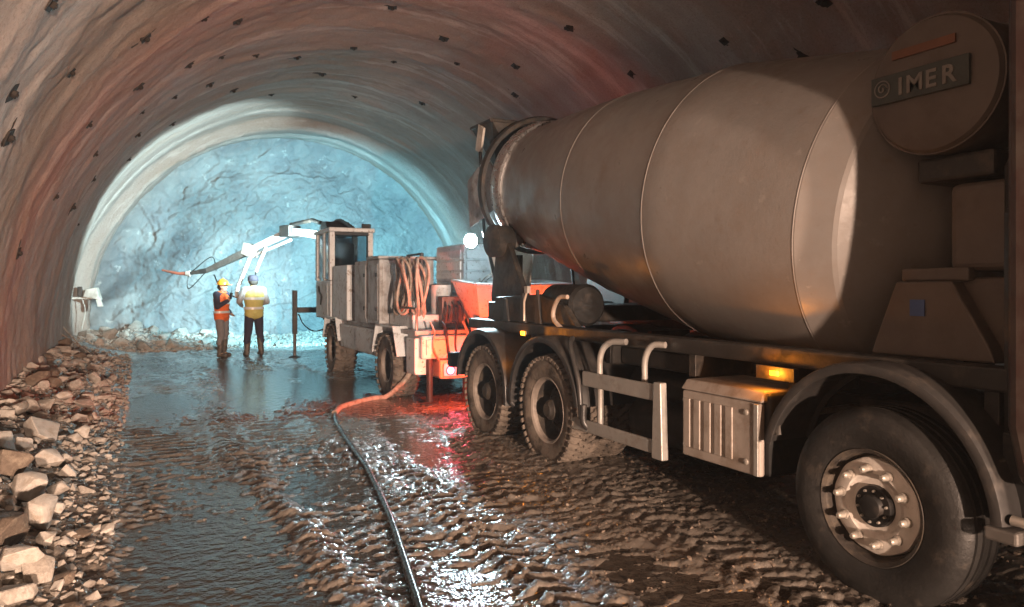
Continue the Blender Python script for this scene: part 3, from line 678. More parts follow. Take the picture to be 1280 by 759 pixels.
# ------------------------------------------------------------------ shotcrete spraying machine
mc = thing('concrete_spraying_machine', 'cream tunnel spraying machine with tall cab and long boom behind the mixer', 'machine', (4.4, 12.5, 0))
MW = make_wheel('drive', .47, .34, .25, rimmat='rim_dark', tyremat='rubber_mud', lugs=26)
for y in (10.42, 13.82):
    place_wheel('mach', MW, (3.40, y, .44), mc); place_wheel('mach', MW, (5.35, y, .44), mc, True, sub=False)
    MB().cyl((3.45, y, .44), (5.3, y, .44), .11, n=14).build('axle', 'dark', mc, smooth=40)
MB().bx(3.75, 5.05, 9.5, 15.3, .42, .80).build('chassis', 'dark', mc, bevel=.03)
MB().bx(3.24, 5.5, 11.02, 13.22, .52, .93).build('side_tank', 'cream', mc, bevel=.03)
MB().bx(3.30, 5.5, 9.35, 14.9, .935, 1.0).build('deck', 'grey', mc, bevel=.01)
MB().bx(3.22, 3.238, 11.10, 12.1, .58, .88).build('side_panel', 'cream', mc, bevel=.006)
# fenders: angled plates
for y in (10.42, 13.82):
    q = MB()
    for (y0, z0), (y1, z1) in (((y - .62, .62), (y - .42, 1.02)), ((y - .42, 1.02), (y + .42, 1.02)), ((y + .42, 1.02), (y + .62, .62))):
        L = math.hypot(y1 - y0, z1 - z0); a = math.atan2(z1 - z0, y1 - y0)
        q.box((3.40, (y0 + y1) / 2, (z0 + z1) / 2), (.42, L, .03), (a, 0, 0))
    q.build('fender', 'cream', mc, bevel=.006)
# cab
CX0, CX1, CY0, CY1, CZ0, CZ1 = 3.20, 4.02, 13.82, 15.08, .98, 2.72
mcab = MB().bx(CX0, CX1, CY0, CY1, CZ0, 1.72).build('cab', 'cream', mc, bevel=.03)
P_ = .07
for (x, y, wx, wy) in ((CX0 + .04, CY0 + .07, .10, .14), (CX1 - .04, CY0 + .07, .10, .14), (CX0 + .04, CY1 - .07, .10, .14), (CX1 - .04, CY1 - .07, .10, .14), (CX0 + .03, 14.42, .06, .14)):
    MB().bx(x - wx / 2, x + wx / 2, y - wy / 2, y + wy / 2, 1.72, 2.64).build('cab_pillar', 'cream', mcab, bevel=.012)
MB().bx(CX0 - .03, CX1 + .03, CY0 - .05, CY1 + .12, 2.64, 2.72).build('cab_roof', 'cream', mcab, bevel=.02)
MB().bx(CX0 + .08, CX1 - .08, CY0 + .035, CY0 + .043, 1.78, 2.60).build('window_pane', 'glass', mcab)
MB().bx(CX0 + .02, CX0 + .028, CY0 + .10, 14.37, 1.75, 2.62).build('window_pane', 'glass', mcab)
MB().bx(CX0 + .02, CX0 + .028, 14.47, CY1 - .10, 1.75, 2.62).build('window_pane', 'glass', mcab)
MB().bx(CX0 + .08, CX1 - .08, CY1 - .05, CY1 - .042, 1.75, 2.62).build('window_pane', 'glass', mcab)
for z in (1.76, 2.61): MB().bx(CX0 + .08, CX1 - .08, CY0 + .0, CY0 + .05, z - .035, z + .035).build('window_frame', 'black', mcab, bevel=.01)
MB().bx(3.40, 3.74, 14.1, 14.22, 1.7, 2.45).bx(3.45, 3.80, 14.1, 14.5, 1.60, 1.74).build('seat', 'black', mcab, bevel=.04)
MB().tube([(3.62, 14.75, 1.6), (3.62, 14.65, 2.05)], .02, 8).build('steering_column', 'black', mcab, smooth=40)
MB().bx(CX1 - .22, CX1 - .05, CY0 - .06, CY0 + .02, 2.72, 2.80).build('roof_lamp', 'black', mcab, bevel=.01)
MB().bx(CX0 - .010, CX0 + .0, 14.0, 14.9, 1.06, 1.66).build('cab_door', 'cream', mcab, bevel=.004)
MB().tube(spline([(3.185, 14.55, 1.25), (3.17, 14.45, 1.42), (3.17, 14.62, 1.5), (3.185, 14.72, 1.6)], 4), .018, 6).build('grab_handle', 'dark', mcab, smooth=40)
MB().bx(3.22, 3.94, 12.66, 13.72, 1.003, 1.98).build('engine_cabinet', 'cream', mc, bevel=.025)
for x0, x1 in ((3.28, 3.58), (3.61, 3.90)):
    MB().bx(x0, x1, 12.645, 12.657, 1.08, 1.92).build('cabinet_panel', 'cream', mc, bevel=.004)
MB().cyl((3.74, 12.60, 1.80), (3.74, 12.64, 1.80), .11, n=20).build('orange_cap', 'orange_strip', mc, smooth=40)
MB().bx(3.68, 3.84, 12.58, 12.64, 1.36, 1.62).build('control_box', 'black', mc, bevel=.01)
# grey cabinets
for y0, y1, x0 in ((11.55, 12.30, 3.26), (10.86, 11.50, 3.26)):
    c = MB().bx(x0, 4.15, y0, y1, 1.003, 2.02).build('tool_cabinet', 'grey', mc, bevel=.02)
    MB().bx(x0 - .012, x0 - .001, y0 + .05, y1 - .05, 1.08, 1.95).build('cabinet_door', 'grey', c, bevel=.006)
    for z in (1.25, 1.78): MB().bx(x0 - .03, x0 - .013, y0 + .06, y0 + .12, z - .03, z + .03).build('hinge', 'black', c, bevel=.004)
MB().bx(3.30, 4.1, 10.842, 10.857, 1.08, 1.96).build('cabinet_end_panel', 'grey', mc, bevel=.006)
MB().bx(3.24, 4.3, 10.84, 11.5, 2.025, 2.07).build('cabinet_lid', 'grey', mc, bevel=.01)
# hose reel with hanging loops
MB().bx(3.45, 3.78, 10.30, 10.78, 1.38, 1.70).build('reel_motor', 'cream', mc, bevel=.04, seg=3)
MB().bx(3.40, 4.4, 9.75, 10.80, 1.003, 1.20).build('reel_base', 'cream', mc, bevel=.02)
MB().tube([(3.55, 10.35, 1.2), (3.55, 10.35, 2.06), (3.55, 9.78, 2.06), (3.55, 9.78, 1.2)], .03, 8).build('reel_frame', 'dark', mc, smooth=40)
for i in range(13):
    rr_ = .36 + .05 * random.random(); xo = 3.33 + .024 * i; yc_ = 9.98 + random.uniform(-.24, .24); zc = 1.62 + random.uniform(-.04, .02)
    pts = []
    for k in range(29):
        a = 2 * math.pi * k / 28
        pts.append((xo + .04 * math.sin(a * 2 + i), yc_ + rr_ * .52 * math.cos(a), zc + rr_ * math.sin(a) * (1.1 if math.sin(a) < 0 else 1)))
    MB().tube(pts, .021, 8, False).build('hose_loop', 'hose', mc, smooth=60)
# louvred cover and rear body
lv = MB().bx(4.18, 5.0, 9.75, 10.85, 1.003, 2.22).build('engine_cover', 'cream', mc, bevel=.03)
for i in range(6):
    z = 1.18 + i * .165
    MB().hexa([(4.22, 9.712, z), (4.96, 9.712, z), (4.96, 9.745, z), (4.22, 9.745, z)], [(4.22, 9.735, z + .13), (4.96, 9.735, z + .13), (4.96, 9.746, z + .13), (4.22, 9.746, z + .13)]).build('louvre', 'cream', lv, bevel=.004)
    MB().bx(4.155, 4.178, 9.82, 10.78, z, z + .13).build('louvre', 'cream', lv, bevel=.008)
MB().bx(3.36, 5.45, 9.25, 9.75, .62, .932).build('rear_body', 'cream', mc, bevel=.03)
MB().bx(3.62, 5.35, 9.24, 9.60, .34, .60).build('rear_skid', 'cream', mc, bevel=.03)
MB().bx(3.40, 3.95, 9.76, 10.0, .40, .93).build('rear_step_plate', 'cream', mc, bevel=.02)
for i in range(6):      # hydraulic lines down the back of the machine
    x0 = 3.5 + .16 * i
    MB().tube(spline([(x0, 9.30, 1.12), (x0 + .02, 9.20, .98 + .05 * (i % 3)), (x0 + .05 * (i % 2), 9.19, .78), (x0 + .10, 9.22, .60 - .04 * (i % 3))], 6), .014 + .006 * (i % 2), 8).build('hydraulic_hose', 'black' if i % 3 else 'hose', mc, smooth=60)
for x0, x1, z0, z1 in ((3.42, 3.70, .68, .88), (4.60, 4.95, .66, .90), (5.0, 5.38, .68, .88)):
    MB().bx(x0, x1, 9.225, 9.248, z0, z1).build('access_panel', 'cream', mc, bevel=.006)
for i in range(4): MB().bx(3.66 + i * .42, 3.92 + i * .42, 9.215, 9.238, .38, .56).build('skid_rib', 'cream', mc, bevel=.006)
MB().bx(3.80, 4.10, 9.62, 9.80, 1.003, 1.46).build('valve_block', 'steel', mc, bevel=.015)
for i in range(5): MB().tube(spline([(3.84 + .05 * i, 9.61, 1.38 - .06 * (i % 2)), (3.80 + .06 * i, 9.48, 1.30), (3.78 + .07 * i, 9.50, 1.08)], 5), .013, 7).build('valve_hose', 'black', mc, smooth=60)
MB().cyl((3.95, 10.05, 1.2), (3.95, 10.05, 1.62), .15, n=20).build('filter_drum', 'cream', mc, smooth=40)
MB().tube([(3.34, 9.40, 1.0), (3.34, 9.40, 1.30), (3.34, 10.0, 1.30)], .018, 8).build('hand_rail', 'steel', mc, smooth=40)
# receiving hopper
hpb = [(4.10, 9.0, 1.18), (5.35, 9.0, 1.18), (5.25, 9.60, 1.05), (4.20, 9.60, 1.05)]
hpt = [(3.98, 8.86, 1.62), (5.5, 8.86, 1.62), (5.5, 9.70, 1.68), (3.98, 9.70, 1.68)]
q = MB()
for i in range(4):
    j = (i + 1) % 4; a, b, c, d = hpb[i], hpb[j], hpt[j], hpt[i]
    n_ = ((Vector(b) - Vector(a)).cross(Vector(d) - Vector(a))).normalized() * .03
    q.hexa([a, b, c, d], [tuple(Vector(p) - n_) for p in (a, b, c, d)])
q.hexa(hpb, [(p[0], p[1], p[2] + .03) for p in hpb])
hp = q.build('receiving_hopper', 'cream', mc)
MB().tube([hpt[0], hpt[1], hpt[2], hpt[3], hpt[0]], .025, 8).build('hopper_edge', 'cream', hp, smooth=40)
for i in range(7):
    x = 4.12 + i * .19
    MB().tube([(x, 8.88, 1.60), (x, 9.68, 1.66)], .011, 6).build('grate_bar', 'steel', hp, smooth=40)
MB().tube([(4.3, 9.2, 1.40), (5.2, 9.2, 1.40)], .04, 10).build('agitator_shaft', 'dark', hp, smooth=40)
MB().bx(4.05, 5.42, 8.985, 9.20, .935, 1.17).build('hopper_beam', 'cream', mc, bevel=.02)
for i in range(5):
    MB().lathe([(0, .028), (-.012, .026), (-.012, 0)], (4.25 + i * .22, 8.985, 1.06), (0, 1, 0), 12).build('beam_bolt', 'cream', mc, smooth=40)
MB().tube(spline([(4.35, 9.66, 1.55), (4.5, 9.55, 1.75), (4.75, 9.5, 1.85), (5.0, 9.6, 1.75)], 6), .03, 8).build('delivery_pipe', 'steel', mc, smooth=40)
for x, y in ((3.50, 9.33), (4.02, 9.30)):
    MB().cyl((x, y, -.02), (x, y, .62), .045, n=14).lathe([(0, .0), (0, .12), (.03, .12), (.05, .05)], (x, y, gh(x, y) - .01), (0, 0, 1), 18).build('stabiliser_leg', 'dark', mc, smooth=40)
# rear lamps of the machine
lb = MB().bx(4.10, 4.50, 9.19, 9.235, .66, .88).build('rear_lamp_board', 'black', mc, bevel=.008)
for z in (.72, .82): MB().bx(4.16, 4.48, 9.182, 9.189, z - .012, z + .012).build('board_stripe', 'grey', lb)
for x, z in ((4.02, .70), (3.76, .46)):
    t_ = MB().lathe([(0, .0), (0, .065), (-.03, .065), (-.03, 0)], (x, 9.24, z), (0, 1, 0), 20).build('rear_lamp', 'black', mc, smooth=40)
    MB().lathe([(-.031, .0), (-.033, .055), (-.043, .045), (-.046, 0)], (x, 9.24, z), (0, 1, 0), 20).build('lens', 'red_hot', t_, smooth=40)
    lamp('rear_lamp_light', 'POINT', (x, 9.14, z), None, 2.5, (1, .12, .2), .04, parent=mc)
MB().bx(3.30, 3.55, 9.36, 9.72, .40, .90).build('rear_corner_box', 'cream', mc, bevel=.02)
# lit work lamp on a mast facing back
LX, LY, LZ = 4.27, 9.70, 2.26
MB().tube([(LX, LY + .075, 1.9), (LX, LY + .075, LZ)], .02, 8).build('lamp_mast', 'dark', mc, smooth=40)
fl = MB().lathe([(.10, 0), (.10, .06), (.06, .09), (0, .115), (-.01, .115), (-.01, .105)], (LX, LY, LZ), (0, 1, 0), 28).build('work_lamp', 'black', mc, smooth=40)
MB().lathe([(-.005, 0), (-.005, .104)], (LX, LY, LZ), (0, 1, 0), 28).build('lens', 'lamp', fl)
lamp('work_light', 'SPOT', (LX, LY - .06, LZ), (2.2, 0, .6), 480, (.66, .92, 1), .10, 140, .6, parent=mc)
# forward floodlights on the cab roof and right flank
for x, y, z, ax_, e, fc_, sp_ in ((3.45, 15.32, 2.62, (.8, 22, 4.1), 4600, (.66, .95, 1), 84), (5.0, 15.1, 2.1, (4.9, 21.5, 1.5), 5600, (.29, .80, 1), 86)):
    f_ = MB().lathe([(-.10, 0), (-.10, .06), (-.05, .09), (0, .10), (.01, .09)], (x, y, z), (0, 1, 0), 24).build('flood_lamp', 'black', mc, smooth=40)
    MB().lathe([(.004, 0), (.004, .088)], (x, y, z), (0, 1, 0), 24).build('lens', 'lamp', f_)
    lamp('flood_light', 'SPOT', (x, y + .06, z), ax_, e, fc_, .10, sp_, .45, parent=mc)
MB().bx(3.30, 3.60, 15.0, 15.25, 2.52, 2.60).build('lamp_bracket', 'dark', mc)
MB().bx(4.9, 5.1, 14.6, 15.02, 1.0, 2.15).build('lamp_post', 'dark', mc, bevel=.01)
MB().bx(4.1, 5.45, 11.0, 15.0, 1.003, 1.65).build('pump_housing', 'grey', mc, bevel=.04)
# stabiliser at the front
MB().bx(3.02, 3.12, 16.60, 16.70, .55, 1.52).build('stabiliser_sleeve', 'dark', mc, bevel=.01)
MB().cyl((3.07, 16.65, gh(3.07, 16.65) - .02), (3.07, 16.65, .6), .035, n=12).build('stabiliser_rod', 'steel', mc, smooth=40)
MB().lathe([(0, 0), (0, .13), (.03, .13), (.05, .05)], (3.07, 16.65, gh(3.07, 16.65) - .01), (0, 0, 1), 18).build('stabiliser_foot', 'dark', mc, smooth=40)
MB().bx(3.12, 3.9, 16.60, 16.72, 1.02, 1.14).bx(3.7, 4.6, 15.0, 16.72, .85, 1.10).build('stabiliser_arm', 'dark', mc, bevel=.01)
MB().tube(spline([(3.14, 16.60, 1.0), (3.25, 16.5, .75), (3.45, 16.3, .62), (3.7, 15.9, .75)], 5), .014, 6).build('hydraulic_hose', 'black', mc, smooth=40)
# spraying boom
bo = MB().lathe([(0, .0), (0, .28), (.30, .24), (.30, 0)], (3.78, 15.55, 2.30), (0, 0, 1), 24).build('boom_turret', 'dark', mc, smooth=40)
MB().bx(3.55, 4.1, 15.2, 15.9, 1.0, 2.3).build('boom_pedestal', 'grey', mc, bevel=.03)
def beam(name, p0, p1, w0, h0, w1, h1, m, par, bev=.012):
    p0 = Vector(p0); p1 = Vector(p1); d = (p1 - p0).normalized(); s = d.cross(Vector((0, 0, 1))).normalized(); u = s.cross(d)
    b = [p0 + s * i * w0 / 2 + u * j * h0 / 2 for i, j in ((-1, -1), (1, -1), (1, 1), (-1, 1))]
    t = [p1 + s * i * w1 / 2 + u * j * h1 / 2 for i, j in ((-1, -1), (1, -1), (1, 1), (-1, 1))]
    return MB().hexa(b, t).build(name, m, par, bevel=bev)
B0 = Vector((3.70, 15.55, 2.66)); B1 = Vector((3.05, 17.0, 2.86)); B2 = Vector((2.30, 17.95, 2.45)); B3 = Vector((1.42, 18.6, 1.98)); B4 = Vector((1.02, 18.75, 1.91))
bm1 = beam('boom_arm', B0, B1, .17, .18, .15, .16, 'grey', mc)
bm2 = beam('boom_arm', B1, B2, .14, .15, .12, .13, 'cream', mc)
bm3 = beam('boom_arm', B2, B3, .17, .17, .11, .11, 'steel', mc)
beam('boom_tip', B3, B4, .12, .12, .07, .07, 'dark', mc)
MB().tube([B0 + Vector((0, 0, .20)), B1 * .5 + B0 * .5 + Vector((0, 0, .30)), B1 + Vector((0, 0, .14))], .045, 10).build('boom_cylinder', 'dark', mc, smooth=40)
MB().tube([B1 + Vector((0, 0, -.2)), B2 + Vector((0, 0, -.16))], .032, 10).build('boom_cylinder', 'white', mc, smooth=40)
MB().box(B1 + Vector((-.02, 0, -.01)), (.34, .34, .26), (0, 0, .5)).build('boom_joint_box', 'dark', mc, bevel=.02)
MB().box(B2, (.26, .30, .28), (.3, 0, .7)).build('boom_joint_box', 'white', mc, bevel=.02)
MB().prism([(14.95, 2.72), (15.75, 2.62), (15.95, 2.74), (15.55, 2.98), (15.2, 2.95)], 0, 3.42, 3.92).build('boom_shroud', 'black', mc, bevel=.02)
MB().tube(spline([(3.75, 14.3, 2.76), (3.72, 14.8, 2.90), (3.70, 15.3, 2.98), (3.6, 15.8, 2.86)], 6), .04, 10).build('boom_hose', 'black', mc, smooth=40)
MB().tube([B4, B4 + Vector((-.22, .10, .0)), B4 + Vector((-.55, .25, .08))], [.05, .035, .022], 10).build('spray_nozzle', 'red_paint', mc, smooth=40)
MB().lathe([(-.05, .0), (-.05, .07), (.05, .06), (.05, 0)], B4, (-.9, .4, .0), 16).build('nozzle_collar', 'white', mc, smooth=40)
for a_, b_, sag, r_, m_ in ((B2 + Vector((.02, 0, -.1)), Vector((1.98, 17.75, 1.35)), -.25, .045, 'white'), (B2 * .6 + B1 * .4 + Vector((0, 0, -.1)), Vector((2.40, 17.75, 1.95)), -.1, .040, 'white'),
                            (Vector((2.40, 17.75, 1.95)), Vector((2.28, 17.9, 1.35)), .05, .018, 'black'), (Vector((1.98, 17.75, 1.35)), B3 + Vector((.15, 0, -.1)), -.12, .016, 'black'),
                            (B3 + Vector((.2, 0, .0)), B4 + Vector((.05, 0, .02)), .35, .012, 'black'), (B3, B4 + Vector((0, 0, -.02)), -.38, .012, 'black')):
    mid = (a_ + b_) / 2 + Vector((sag * .5, 0, sag))
    MB().tube(spline([a_, mid, b_], 8), r_, 8).build('delivery_hose', m_, mc, smooth=40)
# ------------------------------------------------------------------ hoses on the ground
def on_ground(pts, r, n=10, lift=.6):
    out = []
    for p in spline(pts, n):
        z = max(gh(p.x, p.y), 0) + r * lift if p.z < .12 else p.z
        out.append((p.x, p.y, z))
    Z = [p[2] for p in out]; k = 2
    return [(p[0], p[1], sum(Z[max(0, i - k):i + k + 1]) / len(Z[max(0, i - k):i + k + 1])) for i, p in enumerate(out)]
hp_ = on_ground([(3.57, 10.0, 1.15), (3.50, 9.75, .72), (3.33, 9.9, .26), (2.97, 10.08, .03), (2.40, 9.58, .03), (2.14, 9.02, .03)], .038)
o = MB().tube(hp_, .036, 10).build('pale_hose', 'hose', None, smooth=60, org=hp_[0])
tag(o, 'thick pale hose hanging from the reel down to the wet floor', 'hose')
hp_ = on_ground([(2.14, 8.98, .02), (1.98, 8.2, .02), (1.86, 7.16, .02), (1.70, 5.9, .02), (1.52, 4.82, .02), (1.30, 3.75, .02), (1.18, 3.2, .02), (.95, 2.2, .02), (.6, 1.0, .02)], .028)
o = MB().tube(hp_, .026, 10).build('black_hose', 'cable', None, smooth=60, org=hp_[0])
tag(o, 'long black hose lying on the mud running towards the viewer', 'hose')
# thin rods left at the foot of the left wall
for i, (a, b, lb_) in enumerate((((-1.42, 17.6, .62), (-.62, 16.3, .12), 'thin pale rod leaning on the rubble where the left wall ends'), ((-1.45, 18.1, .75), (-.95, 17.2, .25), 'short pale rod lying behind the longer one by the left wall'))):
    o = MB().tube([a, b], .016, 8).build('steel_rod', 'hose', None, smooth=60, org=b); tag(o, lb_, 'rod')

# ------------------------------------------------------------------ lamp on the left wall near the face
wl_ = thing('wall_floodlight', 'white unlit floodlight on a bracket low on the left wall near the face', 'floodlight', (-1.35, 20.3, 1.30))
MB().bx(-1.55, -1.02, 20.26, 20.34, 1.30, 1.35).build('bracket_arm', 'white', wl_, bevel=.006)
MB().hexa([(-1.20, 20.18, 1.36), (-.86, 20.18, 1.28), (-.80, 20.42, 1.28), (-1.20, 20.42, 1.36)], [(-1.15, 20.2, 1.54), (-.92, 20.2, 1.58), (-.88, 20.4, 1.58), (-1.15, 20.4, 1.54)]).build('lamp_housing', 'white', wl_, bevel=.012)
MB().hexa([(-.90, 20.16, 1.12), (-.78, 20.16, 1.12), (-.78, 20.44, 1.12), (-.90, 20.44, 1.12)], [(-.95, 20.2, 1.34), (-.84, 20.2, 1.34), (-.84, 20.4, 1.34), (-.95, 20.4, 1.34)]).build('lamp_shade', 'white', wl_, bevel=.01)
MB().bx(-1.32, -1.22, 20.24, 20.36, 1.36, 1.60).build('ballast_box', 'dark', wl_, bevel=.01)
MB().tube(spline([(-1.22, 20.3, 1.3), (-1.16, 20.28, 1.0), (-1.24, 20.3, .55)], 6), .012, 6).build('power_cord', 'white', wl_, smooth=60)

# ------------------------------------------------------------------ people
PM = dict(
    skin=mat('skin', (.50, .30, .21), .55, var=.1), helmet_y=mat('yellow_helmet', (.85, .36, .03), .35, var=.08), cap=mat('navy_cap', (.05, .045, .07), .8, var=.2),
    vest_o=mat('orange_vest', (.85, .16, .035), .7, var=.15, bump=.3, bs=25), vest_y=mat('yellow_vest', (.62, .52, .16), .7, var=.15, bump=.3, bs=25), band=mat('reflective_band', (.70, .70, .68), .35, var=.1),
    navy=mat('navy_cloth', (.045, .042, .07), .85, var=.2, bump=.4, bs=25), greyc=mat('grey_trousers', (.24, .22, .22), .85, var=.2, bump=.4, bs=25), shirt=mat('grey_shirt', (.36, .33, .32), .85, var=.15, bump=.4, bs=25),
    boot=mat('muddy_boots', (.07, .055, .045), .45, var=.3, dirt=(.2, .16, .12), ds=12), hair=mat('dark_hair', (.03, .022, .018), .7), eye=mat('dark_eye', (.02, .015, .012), .3), radio=mat('black_radio', (.02, .02, .02), .4))
def capsule(mb, p0, r0, p1, r1, n=14):
    p0 = Vector(p0); p1 = Vector(p1); L = max((p1 - p0).length, 1e-4); pr = []
    for i in range(5): a = R_(-90 + 90 * i / 5); pr.append((r0 * math.sin(a), r0 * math.cos(a)))
    for i in range(6): a = R_(90 * i / 5); pr.append((L + r1 * math.sin(a), r1 * math.cos(a)))
    mb.lathe(pr, p0, (p1 - p0) if L > 1e-3 else (0, 0, 1), n)
def blob(name, caps, m, parent, vox=.014, sm=4, xs=None):
    mb = MB()
    for c in caps: capsule(mb, *c)
    o = mb.build(name, None, None)
    r = o.modifiers.new('r', 'REMESH'); r.mode = 'VOXEL'; r.voxel_size = vox
    s = o.modifiers.new('s', 'SMOOTH'); s.iterations = sm; s.factor = .5
    bpy.context.view_layer.update()
    me = bpy.data.meshes.new_from_object(o.evaluated_get(bpy.context.evaluated_depsgraph_get())); old = o.data
    o.modifiers.clear(); o.data = me; bpy.data.meshes.remove(old); me.name = name
    for p in me.polygons: p.use_smooth = True
    me.materials.clear(); me.materials.append(PM[m]); o.parent = parent; return o
def person(loc, rz, scale, label, look, pose):
    root = thing('person', label, 'person', (loc[0], loc[1], loc[2])); root.rotation_euler = (0, 0, rz); root.scale = (scale,) * 3
    J = pose
    def leg(s):
        return [(J['hip' + s], .088, J['knee' + s], .062), (J['knee' + s], .060, J['ank' + s], .042)]
    def arm(s):
        return [(J['sh' + s], .058, J['el' + s], .044), (J['el' + s], .043, J['wr' + s], .030)]
    def hand(s):
        w_ = Vector(J['wr' + s]); d = Vector(J['hd' + s]).normalized(); sd = Vector(J['hs' + s]).normalized(); up = d.cross(sd)
        c = [(w_, .027, w_ + d * .05, .032), (w_ + d * .03 + sd * .018, .022, w_ + d * .075 + sd * .022, .02), (w_ + d * .03 - sd * .018, .022, w_ + d * .075 - sd * .022, .02)]
        for k, (o_, L) in enumerate(((.030, .060), (.011, .070), (-.009, .066), (-.028, .052))):
            b = w_ + d * .078 + sd * o_; m_ = b + d * L * .5 + up * -.008; c += [(b, .0095, m_, .0088), (m_, .0088, m_ + d * L * .35 - up * .030, .0075)]
        t0 = w_ + d * .025 + sd * .032; c += [(t0, .012, t0 + d * .035 + sd * .022 - up * .01, .010), (t0 + d * .035 + sd * .022 - up * .01, .010, t0 + d * .065 + sd * .018 - up * .018, .008)]
        return c
    P = Vector(J['pel']); Cst = Vector(J['chest']); N = Vector(J['neck']); Hd = Vector(J['head'])
    tor = [(P + Vector((0, .06, 0)), .105, P + Vector((0, -.06, 0)), .105), (P, .12, Cst, .125), (Cst + Vector((0, .075, 0)), .105, Cst + Vector((0, -.075, 0)), .105), (P + Vector((0, .05, .1)), .10, Cst + Vector((0, .085, 0)), .10), (P + Vector((0, -.05, .1)), .10, Cst + Vector((0, -.085, 0)), .10), (J['shL'], .062, J['shR'], .062)]
    head = [(N, .056, Hd + Vector((0, 0, -.05)), .055), (Hd + Vector((-.008, 0, .03)), .092, Hd + Vector((-.004, 0, .0)), .088), (Hd + Vector((.018, 0, -.045)), .068, Hd + Vector((.030, 0, -.085)), .048), (Hd + Vector((.088, 0, .0)), .011, Hd + Vector((.102, 0, -.028)), .015)]
    for s in (-1, 1): head += [(Hd + Vector((0, .086 * s, .012)), .016, Hd + Vector((.004, .088 * s, -.022)), .013), (Hd + Vector((.072, .03 * s, .028)), .016, Hd + Vector((.070, .042 * s, .024)), .014)]
    head += [(Hd + Vector((.079, .016, -.062)), .009, Hd + Vector((.079, -.016, -.062)), .009)]
    caps = tor + head
    for s in 'LR': caps += leg(s) + arm(s) + hand(s) + [(J['ank' + s], .045, Vector(J['ank' + s]) + Vector((.12, 0, -.045)), .036)]
    body = blob('body', caps, 'skin', root, .010, 3)
    g = .016
    def grow(cs, d): return [(a, ra + d, b, rb + d) for a, ra, b, rb in cs]
    tr = [(P + Vector((0, .06, .03)), .118, P + Vector((0, -.06, .03)), .118)]
    for s in 'LR': tr += grow(leg(s)[:1], .022) + [(J['knee' + s], .080, Vector(J['ank' + s]) + Vector((0, 0, .22)), .068)]
    blob('trousers', tr, look['trousers'], root, .012, 4)
    for s in 'LR':
        a = Vector(J['ank' + s]); k = Vector(J['knee' + s]); top = a + (k - a).normalized() * .27
        blob('boot', [(top, .072, a, .060), (a + Vector((-.02, 0, -.035)), .052, a + Vector((.13, 0, -.042)), .046), (a + Vector((-.03, 0, -.05)), .038, a + Vector((.15, 0, -.052)), .036)], 'boot', root, .011, 2)
    jk = grow(tor[1:], .014) + grow(tor[:1], .016)
    for s in 'LR': jk += grow(arm(s)[:1], .018) + [(J['el' + s], .060, Vector(J['wr' + s]) * .9 + Vector(J['el' + s]) * .1, .044)]
    blob('jacket', jk, look['jacket'], root, .011, 4)
    vs = grow(tor[1:5], .034) + [(P + Vector((0, .06, .02)), .138, P + Vector((0, -.06, .02)), .138), (P + Vector((0, .07, -.06)), .128, P + Vector((0, -.07, -.06)), .128)]
    vs += [(Vector(J['shL']) + Vector((0, -.06, .012)), .070, Vector(J['shR']) + Vector((0, .06, .012)), .070)]
    blob('vest', vs, look['vest'], root, .011, 3)
    for z, rx in ((P.z + .06, .158), (P.z + .26, .163)):
        if look.get('bands', True):
            t = (z - P.z) / max(Cst.z - P.z, .01); c = P.lerp(Cst, t); q = MB()
            V = []; n = 36
            for zz in (-.026, .026):
                for i in range(n): a = 2 * math.pi * i / n; V.append((c.x + (rx - .004) * math.cos(a) * .98, c.y + (rx + .052) * math.sin(a), z + zz))
            q.add(V, [(i, (i + 1) % n, n + (i + 1) % n, n + i) for i in range(n)])
            ob = q.build('reflective_band', PM['band'], None, smooth=60); ob.parent = root
    if look['hat'] == 'helmet':
        q = MB(); q.lathe([(-.005, .150), (.0, .152), (.004, .125), (.03, .122), (.07, .108), (.10, .082), (.118, .045), (.122, 0)], Hd + Vector((-.005, 0, .035)), (.05, 0, 1), 32)
        q.box(Hd + Vector((.135, 0, .034)), (.07, .16, .008), (0, .12, 0)); q.tube([Hd + Vector((-.10, 0, .09)), Hd + Vector((-.005, 0, .163)), Hd + Vector((.09, 0, .10))], .016, 8)
        ob = q.build('hard_hat', PM['helmet_y'], None, smooth=40); ob.parent = root
    else:
        q = MB(); q.lathe([(-.03, .100), (.0, .106), (.04, .105), (.08, .088), (.10, .055), (.108, 0)], Hd + Vector((-.006, 0, .03)), (-.05, 0, 1), 32)
        ob = q.build('hard_hat', PM['cap'], None, smooth=40); ob.parent = root
        q = MB(); q.lathe([(.0, .107), (-.004, .125), (-.002, .128), (.006, .108)], Hd + Vector((-.002, 0, .02)), (-.05, 0, 1), 28); ob = q.build('hat_brim', PM['cap'], None, smooth=40); ob.parent = root
    blob('hair', [(Hd + Vector((-.045, .03, -.02)), .066, Hd + Vector((-.045, -.03, -.02)), .066), (Hd + Vector((-.05, 0, .04)), .07, Hd + Vector((-.055, 0, -.05)), .05)], 'hair', root, .012, 2)
    for s in (-1, 1):
        q = MB(); capsule(q, Hd + Vector((.080, .032 * s, .010)), .009, Hd + Vector((.081, .036 * s, .010)), .009, 8); ob = q.build('eye', PM['eye'], None, smooth=60); ob.parent = root
    if look.get('radio'):
        c = Vector(J['wrR']) + Vector(J['hdR']).normalized() * .07
        ob = MB().box(c + Vector((.03, 0, .03)), (.035, .06, .14), (0, .2, 0)).tube([c + Vector((.03, .02, .1)), c + Vector((.045, .02, .22))], .006, 6).build('radio', PM['radio'], None, bevel=.006); ob.parent = root
    return root
V3 = Vector
